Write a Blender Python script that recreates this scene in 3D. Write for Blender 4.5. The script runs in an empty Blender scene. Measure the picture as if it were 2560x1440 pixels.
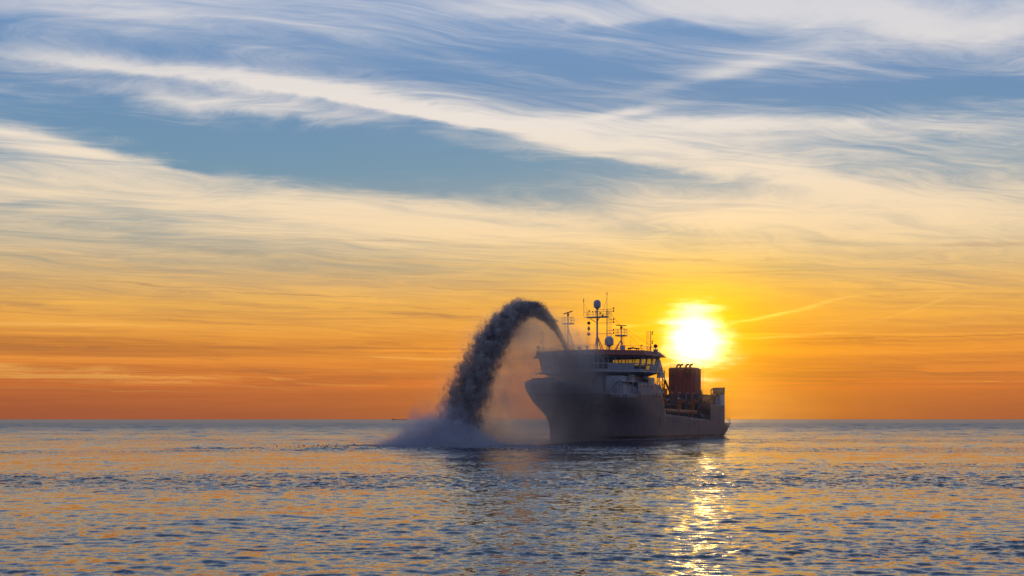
import bpy, bmesh, math, random
import numpy as np
from mathutils import Vector, Matrix

# ------------------------------------------------------------------ scene, camera, light
S = bpy.context.scene
C = S.collection
R = math.radians
CAM_H = 4.7

cam_data = bpy.data.cameras.new('camera')
cam = bpy.data.objects.new('camera', cam_data)
C.objects.link(cam)
cam.location = (0, 0, CAM_H)
cam.rotation_euler = (R(90), 0, 0)
cam_data.sensor_width = 36
cam_data.lens = 36 * 3517 / 2560
cam_data.shift_y = (1048 - 720) / 2560
cam_data.clip_start = 0.5
cam_data.clip_end = 200000
S.camera = cam

SUN_AZ, SUN_EL = 7.4, 3.2          # degrees: to the right of straight ahead, above the horizon
sun_dir = Vector((math.sin(R(SUN_AZ)) * math.cos(R(SUN_EL)), math.cos(R(SUN_AZ)) * math.cos(R(SUN_EL)), math.sin(R(SUN_EL))))

S.render.engine = 'CYCLES'
S.view_settings.view_transform = 'Standard'
S.view_settings.look = 'None'
S.view_settings.exposure = 0
S.view_settings.gamma = 1
S.view_settings.use_curve_mapping = False
S.cycles.use_denoising = True
S.cycles.max_bounces = 8
S.cycles.diffuse_bounces = 2
S.cycles.glossy_bounces = 4
S.cycles.transparent_max_bounces = 16
S.cycles.volume_bounces = 1
S.cycles.volume_max_steps = 256
S.cycles.sample_clamp_direct = 12
S.cycles.sample_clamp_indirect = 6
S.cycles.caustics_reflective = False
S.cycles.caustics_refractive = False


class NT:
    """small helper to write node graphs as arithmetic"""
    def __init__(self, tree):
        self.t = tree

    def node(self, kind, **props):
        n = self.t.nodes.new(kind)
        for k, v in props.items():
            setattr(n, k, v)
        return n

    def link(self, a, b):
        if isinstance(a, V):
            a = a.s
        if hasattr(a, 'is_output'):
            self.t.links.new(a, b)
        else:
            b.default_value = a

    def math(self, op, *args, clamp=False):
        n = self.node('ShaderNodeMath', operation=op, use_clamp=clamp)
        for i, a in enumerate(args):
            self.link(a, n.inputs[i])
        return V(self, n.outputs[0])

    def vmath(self, op, *args):
        n = self.node('ShaderNodeVectorMath', operation=op)
        for i, a in enumerate(args):
            self.link(a, n.inputs[i])
        return V(self, n.outputs['Value'] if op in ('DOT_PRODUCT', 'LENGTH', 'DISTANCE') else n.outputs[0])

    def xyz(self, x, y, z):
        n = self.node('ShaderNodeCombineXYZ')
        for i, a in enumerate((x, y, z)):
            self.link(a, n.inputs[i])
        return V(self, n.outputs[0])

    def sep(self, v):
        n = self.node('ShaderNodeSeparateXYZ')
        self.link(v, n.inputs[0])
        return [V(self, o) for o in n.outputs]

    def noise(self, vec, scale=1.0, detail=4.0, rough=0.5, distortion=0.0, lac=2.0):
        n = self.node('ShaderNodeTexNoise')
        self.link(vec, n.inputs['Vector'])
        for k, v in (('Scale', scale), ('Detail', detail), ('Roughness', rough), ('Distortion', distortion), ('Lacunarity', lac)):
            self.link(v, n.inputs[k])
        return V(self, n.outputs['Fac'])

    def smooth(self, x, lo, hi, a=0.0, b=1.0):
        n = self.node('ShaderNodeMapRange', interpolation_type='SMOOTHSTEP')
        for k, v in (('Value', x), ('From Min', lo), ('From Max', hi), ('To Min', a), ('To Max', b)):
            self.link(v, n.inputs[k])
        return V(self, n.outputs['Result'])

    def mix(self, f, a, b, blend='MIX'):
        n = self.node('ShaderNodeMix', data_type='RGBA', blend_type=blend)
        self.link(f, n.inputs[0])
        for v, i in ((a, 6), (b, 7)):
            if isinstance(v, tuple) and len(v) == 3:
                v = v + (1,)
            self.link(v, n.inputs[i])
        return V(self, n.outputs[2])

    def ramp(self, x, stops, lo, hi):
        n = self.node('ShaderNodeValToRGB')
        self.link((x - lo) / (hi - lo), n.inputs[0])
        r = n.color_ramp
        while len(r.elements) < len(stops):
            r.elements.new(0.5)
        for e, (p, c) in zip(r.elements, stops):
            e.position = (p - lo) / (hi - lo)
            e.color = tuple(c) + (1,)
        return V(self, n.outputs[0])

    def scale(self, col, f):
        n = self.node('ShaderNodeVectorMath', operation='SCALE')
        self.link(col, n.inputs[0])
        self.link(f, n.inputs['Scale'])
        return V(self, n.outputs[0])

    def exp(self, x):
        return self.math('EXPONENT', x)


class V:
    def __init__(self, nt, s):
        self.nt, self.s = nt, s

    def _b(self, op, o, rev=False):
        return self.nt.math(op, o, self) if rev else self.nt.math(op, self, o)

    def __add__(self, o): return self._b('ADD', o)
    def __radd__(self, o): return self._b('ADD', o, True)
    def __sub__(self, o): return self._b('SUBTRACT', o)
    def __rsub__(self, o): return self._b('SUBTRACT', o, True)
    def __mul__(self, o): return self._b('MULTIPLY', o)
    def __rmul__(self, o): return self._b('MULTIPLY', o, True)
    def __truediv__(self, o): return self._b('DIVIDE', o)
    def __rtruediv__(self, o): return self._b('DIVIDE', o, True)
    def __pow__(self, o): return self._b('POWER', o)


def srgb(r, g, b):
    return tuple(((c / 255) / 12.92 if c <= 10 else (((c / 255) + 0.055) / 1.055) ** 2.4) for c in (r, g, b))


# ------------------------------------------------------------------ sky: evening air, cirrus, a low veiled sun
world = bpy.data.worlds.new('World')
S.world = world
world.use_nodes = True
world.node_tree.nodes.clear()


def build_sky():
    n = NT(world.node_tree)
    tc = n.node('ShaderNodeTexCoord')
    d = V(n, tc.outputs['Generated'])
    x, y, z = n.sep(d)
    deg = 180 / math.pi
    el = n.math('ARCSINE', z) * deg
    el0 = n.math('MAXIMUM', el, 0.0)
    az = n.math('ARCTAN2', x, y) * deg
    sky = n.node('ShaderNodeTexSky', sky_type='NISHITA', sun_disc=False, sun_elevation=R(SUN_EL), sun_rotation=R(SUN_AZ),
                 air_density=1.0, dust_density=2.0, ozone_density=3.0, altitude=0)
    nish = n.scale(V(n, sky.outputs[0]), 0.06)
    cosg = n.math('MINIMUM', n.vmath('DOT_PRODUCT', d, tuple(sun_dir)), 1.0)
    gam = n.math('ARCCOSINE', cosg) * deg
    toward = n.smooth(cosg, -0.5, 0.75)

    clear_sun = n.ramp(el0, [(0, srgb(156, 86, 60)), (1.6, srgb(184, 100, 54)), (3.2, srgb(194, 122, 56)), (4.6, srgb(198, 148, 90)), (6.2, srgb(172, 162, 140)),
                             (8, srgb(138, 158, 166)), (10, srgb(100, 146, 175)), (13, srgb(92, 138, 184)), (17, srgb(107, 150, 200)), (40, srgb(58, 88, 140)), (90, srgb(40, 64, 112))], 0, 90)
    cloud_sun = n.ramp(el0, [(0, srgb(166, 92, 60)), (1.4, srgb(208, 116, 56)), (3, srgb(238, 156, 64)), (4.6, srgb(243, 182, 86)), (5.8, srgb(243, 196, 122)),
                             (7.2, srgb(243, 214, 170)), (9.2, srgb(243, 221, 190)), (12, srgb(236, 226, 216)), (16, srgb(214, 213, 218)), (30, srgb(186, 190, 206)), (90, srgb(150, 160, 186))], 0, 90)
    clear_anti = n.ramp(el0, [(0, srgb(82, 88, 122)), (6, srgb(92, 102, 146)), (20, srgb(78, 104, 156)), (90, srgb(40, 64, 112))], 0, 90)
    cloud_anti = n.ramp(el0, [(0, srgb(128, 108, 130)), (10, srgb(144, 132, 152)), (30, srgb(146, 152, 180)), (90, srgb(140, 152, 182))], 0, 90)
    clear = n.mix(toward, clear_anti, clear_sun)
    clear = n.mix(0.08, clear, nish)
    cloud = n.mix(toward, cloud_anti, cloud_sun)

    # cirrus on a high sheet: fibres run to the right and away
    k = 1.0 / (n.math('MAXIMUM', z, 0.0) + 0.035)
    ca, sa = math.cos(R(30)), math.sin(R(30))
    s = (x * ca + y * sa) * k
    t = (y * ca - x * sa) * k
    w1 = n.noise(n.xyz(s * 0.45, t * 0.7, 3.1), 1.0, 3, 0.55) - 0.5
    w2 = n.noise(n.xyz(s * 1.7, t * 2.6, 7.7), 1.0, 3, 0.6) - 0.5
    ss = s + w1 * 2.0
    tt = t + w1 * 1.7 + w2 * 0.18
    fib = n.noise(n.xyz(ss * 0.9, tt * 5.5, 0.3), 1.0, 9, 0.62, 0.35)
    c2, s2 = math.cos(R(-22)), math.sin(R(-22))
    s3, t3 = ss * c2 + tt * s2, tt * c2 - ss * s2
    fib2 = n.noise(n.xyz(s3 * 2.6 + w2 * 1.2, t3 * 9.0 + w2 * 1.0, 5.3), 1.0, 9, 0.7, 0.6)
    puff = n.noise(n.xyz(ss * 1.3, tt * 2.3, 21.3), 1.0, 7, 0.6, 0.4)
    big = n.noise(n.xyz(ss * 0.55, tt * 1.5, 11.3), 1.0, 4, 0.55)

    # wavy bank edges, shared by all banks below
    wob = (n.noise(n.xyz(az * 0.11, el * 0.35, 1.7), 1.0, 5, 0.6, 0.4) - 0.5)
    elw = el + wob * 1.5
    azw = az + wob * 5.0

    def bank(az0, el0_, la, we_lo, we_hi, slope, amp, curve=0.0):
        """long bank of cloud: centre, half length, thickness below and above, slope (degrees of height per degree), strength"""
        da = azw - az0
        dt = elw - el0_ - da * slope - (da * da) * curve
        up = n.math('MAXIMUM', dt, 0.0) / we_hi
        dn = n.math('MINIMUM', dt, 0.0) / we_lo
        q = (da / la)
        return n.exp(0.0 - (q * q) - (up * up) - (dn * dn)) * amp

    banks = [
        bank(-8.0, 12.75, 13.0, 0.2, 0.5, -0.105, 0.66, -0.0025),      # the long bright streak
        bank(6.0, 10.4, 10.0, 0.35, 0.9, -0.17, 0.55, 0.004),           # its continuation to the right
        bank(13.0, 15.6, 10.0, 0.75, 1.2, -0.13, 0.85),                 # white cloud at upper right
        bank(2.0, 15.9, 6.0, 0.3, 0.6, -0.05, 0.5),
        bank(8.6, 13.7, 3.2, 0.25, 0.35, 0.17, 0.42),
        bank(5.0, 12.35, 1.6, 0.15, 0.2, 0.12, 0.4),
        bank(11.0, 11.6, 8.0, 0.5, 0.25, -0.06, 0.42),                  # feathered ridge on the right
        bank(-17.0, 10.1, 8.0, 1.0, 0.35, -0.10, 0.5),                  # bank at left
        bank(-2.0, 8.2, 22.0, 1.4, 0.9, -0.02, 0.5),                    # broad cream veil
        bank(14.0, 8.6, 10.0, 1.4, 1.3, -0.03, 0.4),
        bank(-14.0, 15.6, 9.0, 1.2, 1.6, -0.05, 0.16),
        bank(-14.0, 14.3, 9.0, 0.6, 0.7, -0.06, -0.16),                  # thin lilac veil upper left
        bank(-12.0, 12.3, 4.5, 0.3, 0.3, -0.09, 0.28),
        bank(-11.0, 10.95, 10.0, 0.85, 0.8, -0.07, -0.52),                # clear lanes
        bank(3.0, 14.4, 4.0, 0.5, 0.5, -0.06, -0.32),
        bank(14.0, 12.75, 6.0, 0.5, 0.45, -0.05, -0.45),
        bank(-5.0, 5.9, 9.0, 0.5, 0.5, -0.01, -0.22),
        bank(9.0, 7.2, 5.0, 0.35, 0.35, -0.06, -0.18),
    ]
    cover = banks[0]
    for b in banks[1:]:
        cover = cover + b
    low = n.smooth(el, 9.0, 3.5)
    cover = cover + (big - 0.5) * 0.9 + low * 0.30 + 0.33
    fibre = (fib - 0.5) * 0.9 + (fib2 - 0.5) * 0.65 + (puff - 0.5) * 0.75
    alpha = n.smooth(cover + fibre, 0.08, 1.05, 0.06, 1.0)
    # thin dark layers low down, edge-on
    lay = n.noise(n.xyz(az * 0.05 + wob * 0.6, el * 1.5, 2.2), 1.0, 7, 0.6, 0.5)
    lay = n.smooth(lay + (fib - 0.5) * 0.25, 0.36, 0.64)
    lowmix = n.smooth(el, 5.5, 2.0)
    alpha = alpha * (1.0 - lowmix) + lay * lowmix
    streak = n.noise(n.xyz(az * 0.07 + wob * 1.2, (el + az * 0.02) * 2.6 + wob * 1.5, 8.2), 1.0, 8, 0.62, 0.7)
    dark = n.smooth(streak, 0.48, 0.30) * n.smooth(el, 0.6, 1.5) * n.smooth(el, 9.0, 5.5)
    bright = n.smooth(streak, 0.54, 0.70) * n.smooth(el, 0.8, 1.6) * n.smooth(el, 8.0, 4.0)
    horizon_band = n.smooth(el, 1.6, 0.4)
    alpha = alpha * (1.0 - horizon_band * 0.6)
    col = n.mix(alpha, clear, cloud)
    dark_tone = n.ramp(el0, [(0, srgb(142, 84, 60)), (3, srgb(176, 112, 62)), (5.5, srgb(182, 146, 104)), (9, srgb(168, 164, 158)), (90, srgb(150, 156, 170))], 0, 90)
    col = n.mix(dark * 0.75, col, n.mix(toward, (0.13, 0.11, 0.14), dark_tone))
    col = n.mix(bright * 0.5, col, n.mix(toward, (0.3, 0.24, 0.26), srgb(252, 190, 96)))

    # light of the veiled sun spread by the thin cloud
    ragged = (n.noise(n.xyz(az * 0.30, el * 1.5, 14.4), 1.0, 6, 0.6, 0.5) - 0.5)
    ragged2 = (n.noise(n.xyz(az * 0.16, el * 1.1, 9.4), 1.0, 6, 0.6, 0.4) - 0.5)
    g1 = n.math('MAXIMUM', gam * (1.0 + ragged * 1.8), 0.0)
    q = g1 / 1.0
    core = n.exp(0.0 - q * q * q) * 2.9
    halo = n.exp(0.0 - gam * (1.0 + ragged2 * 1.1) / 1.7) * 1.15
    wide = n.exp(0.0 - gam * (1.0 + ragged2 * 0.5) / 8.0) * 0.30 * n.smooth(el, 11.0, 4.0)

    def add(a, b):
        m = n.node('ShaderNodeVectorMath', operation='ADD')
        n.link(a, m.inputs[0]); n.link(b, m.inputs[1])
        return V(n, m.outputs[0])
    # the air near the sun is yellow: it loses its blue there
    yel = n.math('MINIMUM', n.exp(0.0 - gam / 5.0) * 1.3 * n.smooth(el, 9.0, 4.0), 1.0)
    col = n.mix(yel, col, n.mix(1.0, col, (1.0, 0.95, 0.12, 1), 'MULTIPLY'))
    col = add(col, n.scale(n.xyz(1.0, 0.55, 0.0), halo))
    col = add(col, n.scale(n.xyz(1.0, 0.34, 0.0), wide))
    col = add(col, n.scale(n.xyz(1.0, 0.84, 0.50), core))

    # thin bright trails of cloud beside the sun
    trails = bank(10.6, 4.25, 1.9, 0.07, 0.05, 0.16, 1.0) + bank(10.8, 3.32, 1.7, 0.05, 0.05, 0.03, 0.7) + bank(5.5, 3.98, 0.9, 0.05, 0.06, 0.05, 0.8) + bank(15.6, 4.2, 1.2, 0.05, 0.06, 0.34, 0.4)
    trails = trails * n.smooth(fib2, 0.25, 0.6)
    col = add(col, n.scale(n.xyz(0.38, 0.27, 0.06), trails * n.math('MINIMUM', n.exp(0.0 - gam / 9.0) * 1.5, 1.0)))
    bg = n.node('ShaderNodeBackground')
    n.link(col, bg.inputs['Color'])
    bg.inputs['Strength'].default_value = 1.0
    out = n.node('ShaderNodeOutputWorld')
    n.t.links.new(bg.outputs[0], out.inputs['Surface'])


build_sky()
world.cycles.sampling_method = 'MANUAL'
world.cycles.sample_map_resolution = 2048

sun_data = bpy.data.lights.new('sun', 'SUN')
sun_data.energy = 0.6
sun_data.angle = R(1.0)
sun_data.color = (1.0, 0.56, 0.16)
sun = bpy.data.objects.new('sun', sun_data)
C.objects.link(sun)
sun.rotation_euler = (-sun_dir).to_track_quat('-Z', 'Y').to_euler()


# ------------------------------------------------------------------ helpers
def tag(o, label=None, cat=None, group=None, kind=None):
    if label: o['label'] = label
    if cat: o['category'] = cat
    if group: o['group'] = group
    if kind: o['kind'] = kind
    return o


def material(name):
    m = bpy.data.materials.new(name)
    m.use_nodes = True
    m.node_tree.nodes.clear()
    n = NT(m.node_tree)
    out = n.node('ShaderNodeOutputMaterial')
    return m, n, out


def mesh_np(name, verts, faces, mat=None):
    me = bpy.data.meshes.new(name)
    nv, nf, k = len(verts), len(faces), faces.shape[1]
    me.vertices.add(nv)
    me.vertices.foreach_set('co', np.ascontiguousarray(verts, dtype=np.float32).ravel())
    me.loops.add(nf * k)
    me.loops.foreach_set('vertex_index', np.ascontiguousarray(faces, dtype=np.int32).ravel())
    me.polygons.add(nf)
    me.polygons.foreach_set('loop_start', np.arange(0, nf * k, k, dtype=np.int32))
    me.update(calc_edges=True)
    if mat: me.materials.append(mat)
    return me


# ------------------------------------------------------------------ sea
RIPPLE = 1.0


def sea_material():
    m, n, out = material('sea_water')
    geo = n.node('ShaderNodeNewGeometry')
    p = V(n, geo.outputs['Position'])
    x, y, z = n.sep(p)
    dist = n.math('SQRT', x * x + y * y)
    # ruffled and slick water: how rough it is was set where the waves were made
    at = n.node('ShaderNodeAttribute', attribute_name='rough')
    ruff = V(n, at.outputs['Fac']) * 1.25 + 0.32
    patch2 = n.noise(n.xyz(x * 0.06, y * 0.16, 4.0), 1.0, 4, 0.55)
    ruff = ruff * n.smooth(patch2, 0.3, 0.7, 0.55, 1.25)

    # ripples too small for the mesh: their slopes tilt the surface
    def slopes(sx, sy, off, detail):
        t = n.node('ShaderNodeTexNoise')
        n.link(n.xyz(x * sx, y * sy, off), t.inputs['Vector'])
        t.inputs['Scale'].default_value = 1.0
        t.inputs['Detail'].default_value = detail
        t.inputs['Roughness'].default_value = 0.55
        t.inputs['Distortion'].default_value = 0.3
        return n.vmath('SUBTRACT', V(n, t.outputs['Color']), (0.5, 0.5, 0.5))
    sl = n.vmath('ADD', n.scale(slopes(0.5, 0.7, 0.0, 2), 0.35), n.scale(slopes(1.9, 2.4, 5.0, 2), 0.9))
    sl = n.vmath('ADD', sl, n.scale(slopes(6.5, 8.0, 9.0, 2), 0.6))
    sl = n.scale(sl, ruff * n.smooth(dist, 120.0, 900.0, RIPPLE, RIPPLE * 0.8))
    gx, gy, gz = n.sep(sl)
    nx, ny, nz = n.sep(V(n, geo.outputs['Normal']))
    nrm = n.vmath('NORMALIZE', n.xyz(nx + gx, ny + gy, nz))
    bs = n.node('ShaderNodeBsdfPrincipled')
    bs.inputs['Base Color'].default_value = (0.008, 0.018, 0.048, 1)
    bs.inputs['IOR'].default_value = 1.333
    n.link(n.smooth(dist, 80.0, 1000.0, 0.06, 0.30), bs.inputs['Roughness'])
    n.link(nrm, bs.inputs['Normal'])
    n.t.links.new(bs.outputs[0], out.inputs['Surface'])
    return m


def wave_field(X, Y, spacing):
    """sum of short-crested wind waves plus the rough bands the tide draws across the water"""
    rng = np.random.RandomState(5)
    Z = np.zeros_like(X)

    def lowfreq(scx, scy, seed):
        r = np.random.RandomState(seed)
        s = np.zeros_like(X)
        for i in range(9):
            kx = r.normal() * scx
            ky = r.normal() * scy
            s += np.sin(kx * X + ky * Y + r.uniform(0, 6.28))
        return s / 3.0
    wob = lowfreq(0.03, 0.02, 21) * 3.0 + lowfreq(0.12, 0.08, 22) * 1.2
    Yw = Y + wob + 0.10 * X

    def band(c, w):
        return np.exp(-((Yw - c) / w) ** 2)
    rip = band(216, 8) * np.clip(1.6 - np.abs(X + 14) / 32.0, 0.0, 1)
    bands = 1.5 * rip + 1.05 * band(104, 11) + 0.3 * band(57, 5) + 0.2 * band(47, 3) + 0.35 * band(300, 14) + 0.4 * band(420, 30) + 0.4 * band(150, 4)
    rough = 1.0 / (1.0 + np.exp(-2.4 * (0.8 * lowfreq(0.012, 0.05, 2) + 0.7 * lowfreq(0.05, 0.2, 8) + 2.6 * bands - 0.8)))
    amp = 0.62 + 1.05 * rough
    dist = np.sqrt(X * X + Y * Y)
    long_amp = 0.55 + 2.6 * np.clip((dist - 120.0) / 600.0, 0, 1)
    for lam, count, slope in ((26.0, 8, 0.008), (15.0, 10, 0.015), (9.0, 12, 0.018), (5.0, 14, 0.018), (2.8, 16, 0.024), (1.6, 20, 0.044), (0.95, 22, 0.068), (0.6, 22, 0.085)):
        for i in range(count):
            l = lam * math.exp(rng.normal() * 0.2)
            th = math.radians(258) + rng.normal() * 0.75
            k = 2 * math.pi / l
            ph = rng.uniform(0, 6.28)
            A = slope / k * math.sqrt(2.0 / count) * 1.35
            fade = np.clip((l / spacing - 2.2) / 2.5, 0, 1)
            arg = k * (math.cos(th) * X + math.sin(th) * Y) + ph
            Z += A * fade * np.sin(arg) * (amp * (1 + 1.2 * rip) if lam < 4 else 0.9 * (1 + 1.8 * rip) * long_amp)
    return Z, rough


def build_sea():
    m = sea_material()
    dense = np.arange(-23.0, 23.001, 0.1)
    side = np.arange(26.0, 180.0, 4.0)
    ang = np.radians(np.concatenate([-side[::-1], dense, side]))
    r1 = 20.0 * np.exp(np.arange(0, math.log(2000 / 20.0), 0.0032))
    r2 = r1[-1] * np.exp(np.arange(1, math.log(60000 / 2000.0) / 0.06) * 0.06)
    rad = np.concatenate([r1, r2])
    A, Rr = np.meshgrid(ang, rad)
    X, Y = np.sin(A) * Rr, np.cos(A) * Rr
    dcol = np.gradient(ang)[None, :] * Rr
    drow = np.gradient(rad)[:, None] * np.ones_like(A)
    spacing = np.maximum(dcol, drow * 0.75)
    Z, rough = wave_field(X, Y, spacing)
    nr, nc = X.shape
    verts = np.stack([X, Y, Z], -1).reshape(-1, 3)
    idx = np.arange(nr * nc).reshape(nr, nc)
    nxt = np.roll(idx, -1, axis=1)
    f = np.stack([idx[:-1], nxt[:-1], nxt[1:], idx[1:]], -1).reshape(-1, 4)
    # middle of the sheet, under the camera
    verts = np.vstack([verts, [[0, 0, 0]]])
    cidx = len(verts) - 1
    ring = idx[0]
    tri = np.stack([np.full(nc, cidx), np.roll(ring, -1), ring, np.full(nc, cidx)], -1)
    me = mesh_np('sea', verts, f[:, ::-1])
    me.materials.append(m)
    bm = bmesh.new()
    bm.from_mesh(me)
    bm.verts.ensure_lookup_table()
    c = bm.verts[cidx]
    for i in range(nc):
        bm.faces.new((c, bm.verts[ring[i - 1]], bm.verts[ring[i]])).normal_flip()
    bm.to_mesh(me)
    bm.free()
    at = me.attributes.new('rough', 'FLOAT', 'POINT')
    at.data.foreach_set('value', np.append(rough.ravel(), 0.5).astype(np.float32))
    me.polygons.foreach_set('use_smooth', np.ones(len(me.polygons), dtype=bool))
    o = bpy.data.objects.new('sea', me)
    C.objects.link(o)
    tag(o, 'rippled evening sea reflecting the orange sky', 'sea', kind='structure')
    if me.polygons[len(me.polygons) // 2].normal.z < 0:
        me.flip_normals()


build_sea()


# ------------------------------------------------------------------ shapes
def tube(bm, p0, p1, r, r1=None, seg=6, cap=True):
    p0, p1 = Vector(p0), Vector(p1)
    r1 = r if r1 is None else r1
    d = (p1 - p0)
    if d.length < 1e-6: return
    d.normalize()
    a = d.orthogonal().normalized()
    b = d.cross(a)
    lo, hi = [], []
    for i in range(seg):
        t = 2 * math.pi * i / seg
        e = a * math.cos(t) + b * math.sin(t)
        lo.append(bm.verts.new(p0 + e * r))
        hi.append(bm.verts.new(p1 + e * r1))
    for i in range(seg):
        j = (i + 1) % seg
        bm.faces.new((lo[i], lo[j], hi[j], hi[i]))
    if cap:
        bm.faces.new(lo[::-1])
        bm.faces.new(hi)


def polytube(bm, pts, r, seg=8):
    for a, b in zip(pts[:-1], pts[1:]):
        tube(bm, a, b, r, seg=seg)


def box(bm, c, s, rot=None):
    m = Matrix.Translation(Vector(c)) @ (rot.to_4x4() if rot else Matrix.Identity(4)) @ Matrix.Diagonal((s[0], s[1], s[2], 1))
    return bmesh.ops.create_cube(bm, size=1.0, matrix=m)['verts']


def box2(bm, lo, hi):
    return box(bm, [(a + b) / 2 for a, b in zip(lo, hi)], [b - a for a, b in zip(lo, hi)])


def hexa(bm, p):
    """box from eight corners: four below or behind, four above or in front"""
    v = [bm.verts.new(q) for q in p]
    for f in ((3, 2, 1, 0), (4, 5, 6, 7), (0, 1, 5, 4), (1, 2, 6, 5), (2, 3, 7, 6), (3, 0, 4, 7)):
        bm.faces.new([v[i] for i in f])


def lathe(bm, profile, c, seg=20, axis='Z'):
    rings = []
    for r, h in profile:
        ring = []
        for i in range(seg):
            t = 2 * math.pi * i / seg
            q = (math.cos(t) * r, math.sin(t) * r, h)
            if axis == 'X': q = (q[2], q[0], q[1])
            if axis == 'Y': q = (q[0], q[2], q[1])
            ring.append(bm.verts.new(Vector(c) + Vector(q)))
        rings.append(ring)
    for a, b in zip(rings[:-1], rings[1:]):
        for i in range(seg):
            j = (i + 1) % seg
            bm.faces.new((a[i], a[j], b[j], b[i]))
    bm.faces.new(rings[0][::-1])
    bm.faces.new(rings[-1])


def prism(bm, poly, z0, z1, top=None):
    """upright prism over a (u, v) outline; top may be another outline"""
    top = top or poly
    lo = [bm.verts.new((p[0], p[1], z0)) for p in poly]
    hi = [bm.verts.new((p[0], p[1], z1)) for p in top]
    k = len(poly)
    for i in range(k):
        j = (i + 1) % k
        bm.faces.new((lo[i], lo[j], hi[j], hi[i]))
    bm.faces.new(lo[::-1])
    bm.faces.new(hi)


def obj(name, bm, mat, parent=None, smooth=False):
    bmesh.ops.recalc_face_normals(bm, faces=bm.faces)
    me = bpy.data.meshes.new(name)
    bm.to_mesh(me)
    bm.free()
    me.materials.append(mat)
    if smooth:
        me.polygons.foreach_set('use_smooth', np.ones(len(me.polygons), dtype=bool))
        try:
            me.set_sharp_from_angle(angle=R(35))
        except Exception:
            pass
    o = bpy.data.objects.new(name, me)
    C.objects.link(o)
    if parent: o.parent = parent
    return o


def one(name, mat, parent, fn, smooth=False):
    bm = bmesh.new()
    fn(bm)
    return obj(name, bm, mat, parent, smooth)


def copy_of(o, parent, loc=None):
    c = o.copy()
    C.objects.link(c)
    c.parent = parent
    if loc is not None: c.location = loc
    return c


# ------------------------------------------------------------------ paint
def paint(name, col, rough=0.5, var=0.15, rust=0.0, metal=0.0, scale=0.4):
    m, n, out = material(name)
    tc = n.node('ShaderNodeTexCoord')
    p = V(n, tc.outputs['Object'])
    x, y, z = n.sep(p)
    a = n.noise(p, scale, 6, 0.6)
    streak = n.noise(n.xyz(x * 1.6, y * 1.6, z * 0.16), 1.0, 5, 0.6)
    f = (a - 0.5) * var * 2 + (streak - 0.5) * var * 1.6
    base = n.mix(n.math('ADD', f, 0.5, clamp=True), tuple(c * (1 - var) for c in col), tuple(min(1, c * (1 + var)) for c in col))
    if rust:
        r = n.smooth(streak * 0.65 + n.noise(p, 2.2, 5, 0.65) * 0.35, 0.60 - rust * 0.1, 0.72)
        base = n.mix(r * min(1.0, rust), base, (0.16, 0.055, 0.02))
    bs = n.node('ShaderNodeBsdfPrincipled')
    n.link(base, bs.inputs['Base Color'])
    n.link(n.smooth(a, 0.2, 0.8, rough * 0.8, min(1, rough * 1.25)), bs.inputs['Roughness'])
    bs.inputs['Metallic'].default_value = metal
    bump = n.node('ShaderNodeBump')
    bump.inputs['Strength'].default_value = 0.15
    bump.inputs['Distance'].default_value = 0.03
    n.link(a, bump.inputs['Height'])
    n.t.links.new(bump.outputs[0], bs.inputs['Normal'])
    n.t.links.new(bs.outputs[0], out.inputs['Surface'])
    return m


def glass_pane():
    m, n, out = material('window_glass')
    tr = n.node('ShaderNodeBsdfTransparent')
    tr.inputs[0].default_value = (0.80, 0.84, 0.82, 1)
    gl = n.node('ShaderNodeBsdfGlossy')
    gl.inputs['Roughness'].default_value = 0.02
    mx = n.node('ShaderNodeMixShader')
    mx.inputs[0].default_value = 0.10
    n.t.links.new(tr.outputs[0], mx.inputs[1])
    n.t.links.new(gl.outputs[0], mx.inputs[2])
    n.t.links.new(mx.outputs[0], out.inputs['Surface'])
    return m


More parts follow.
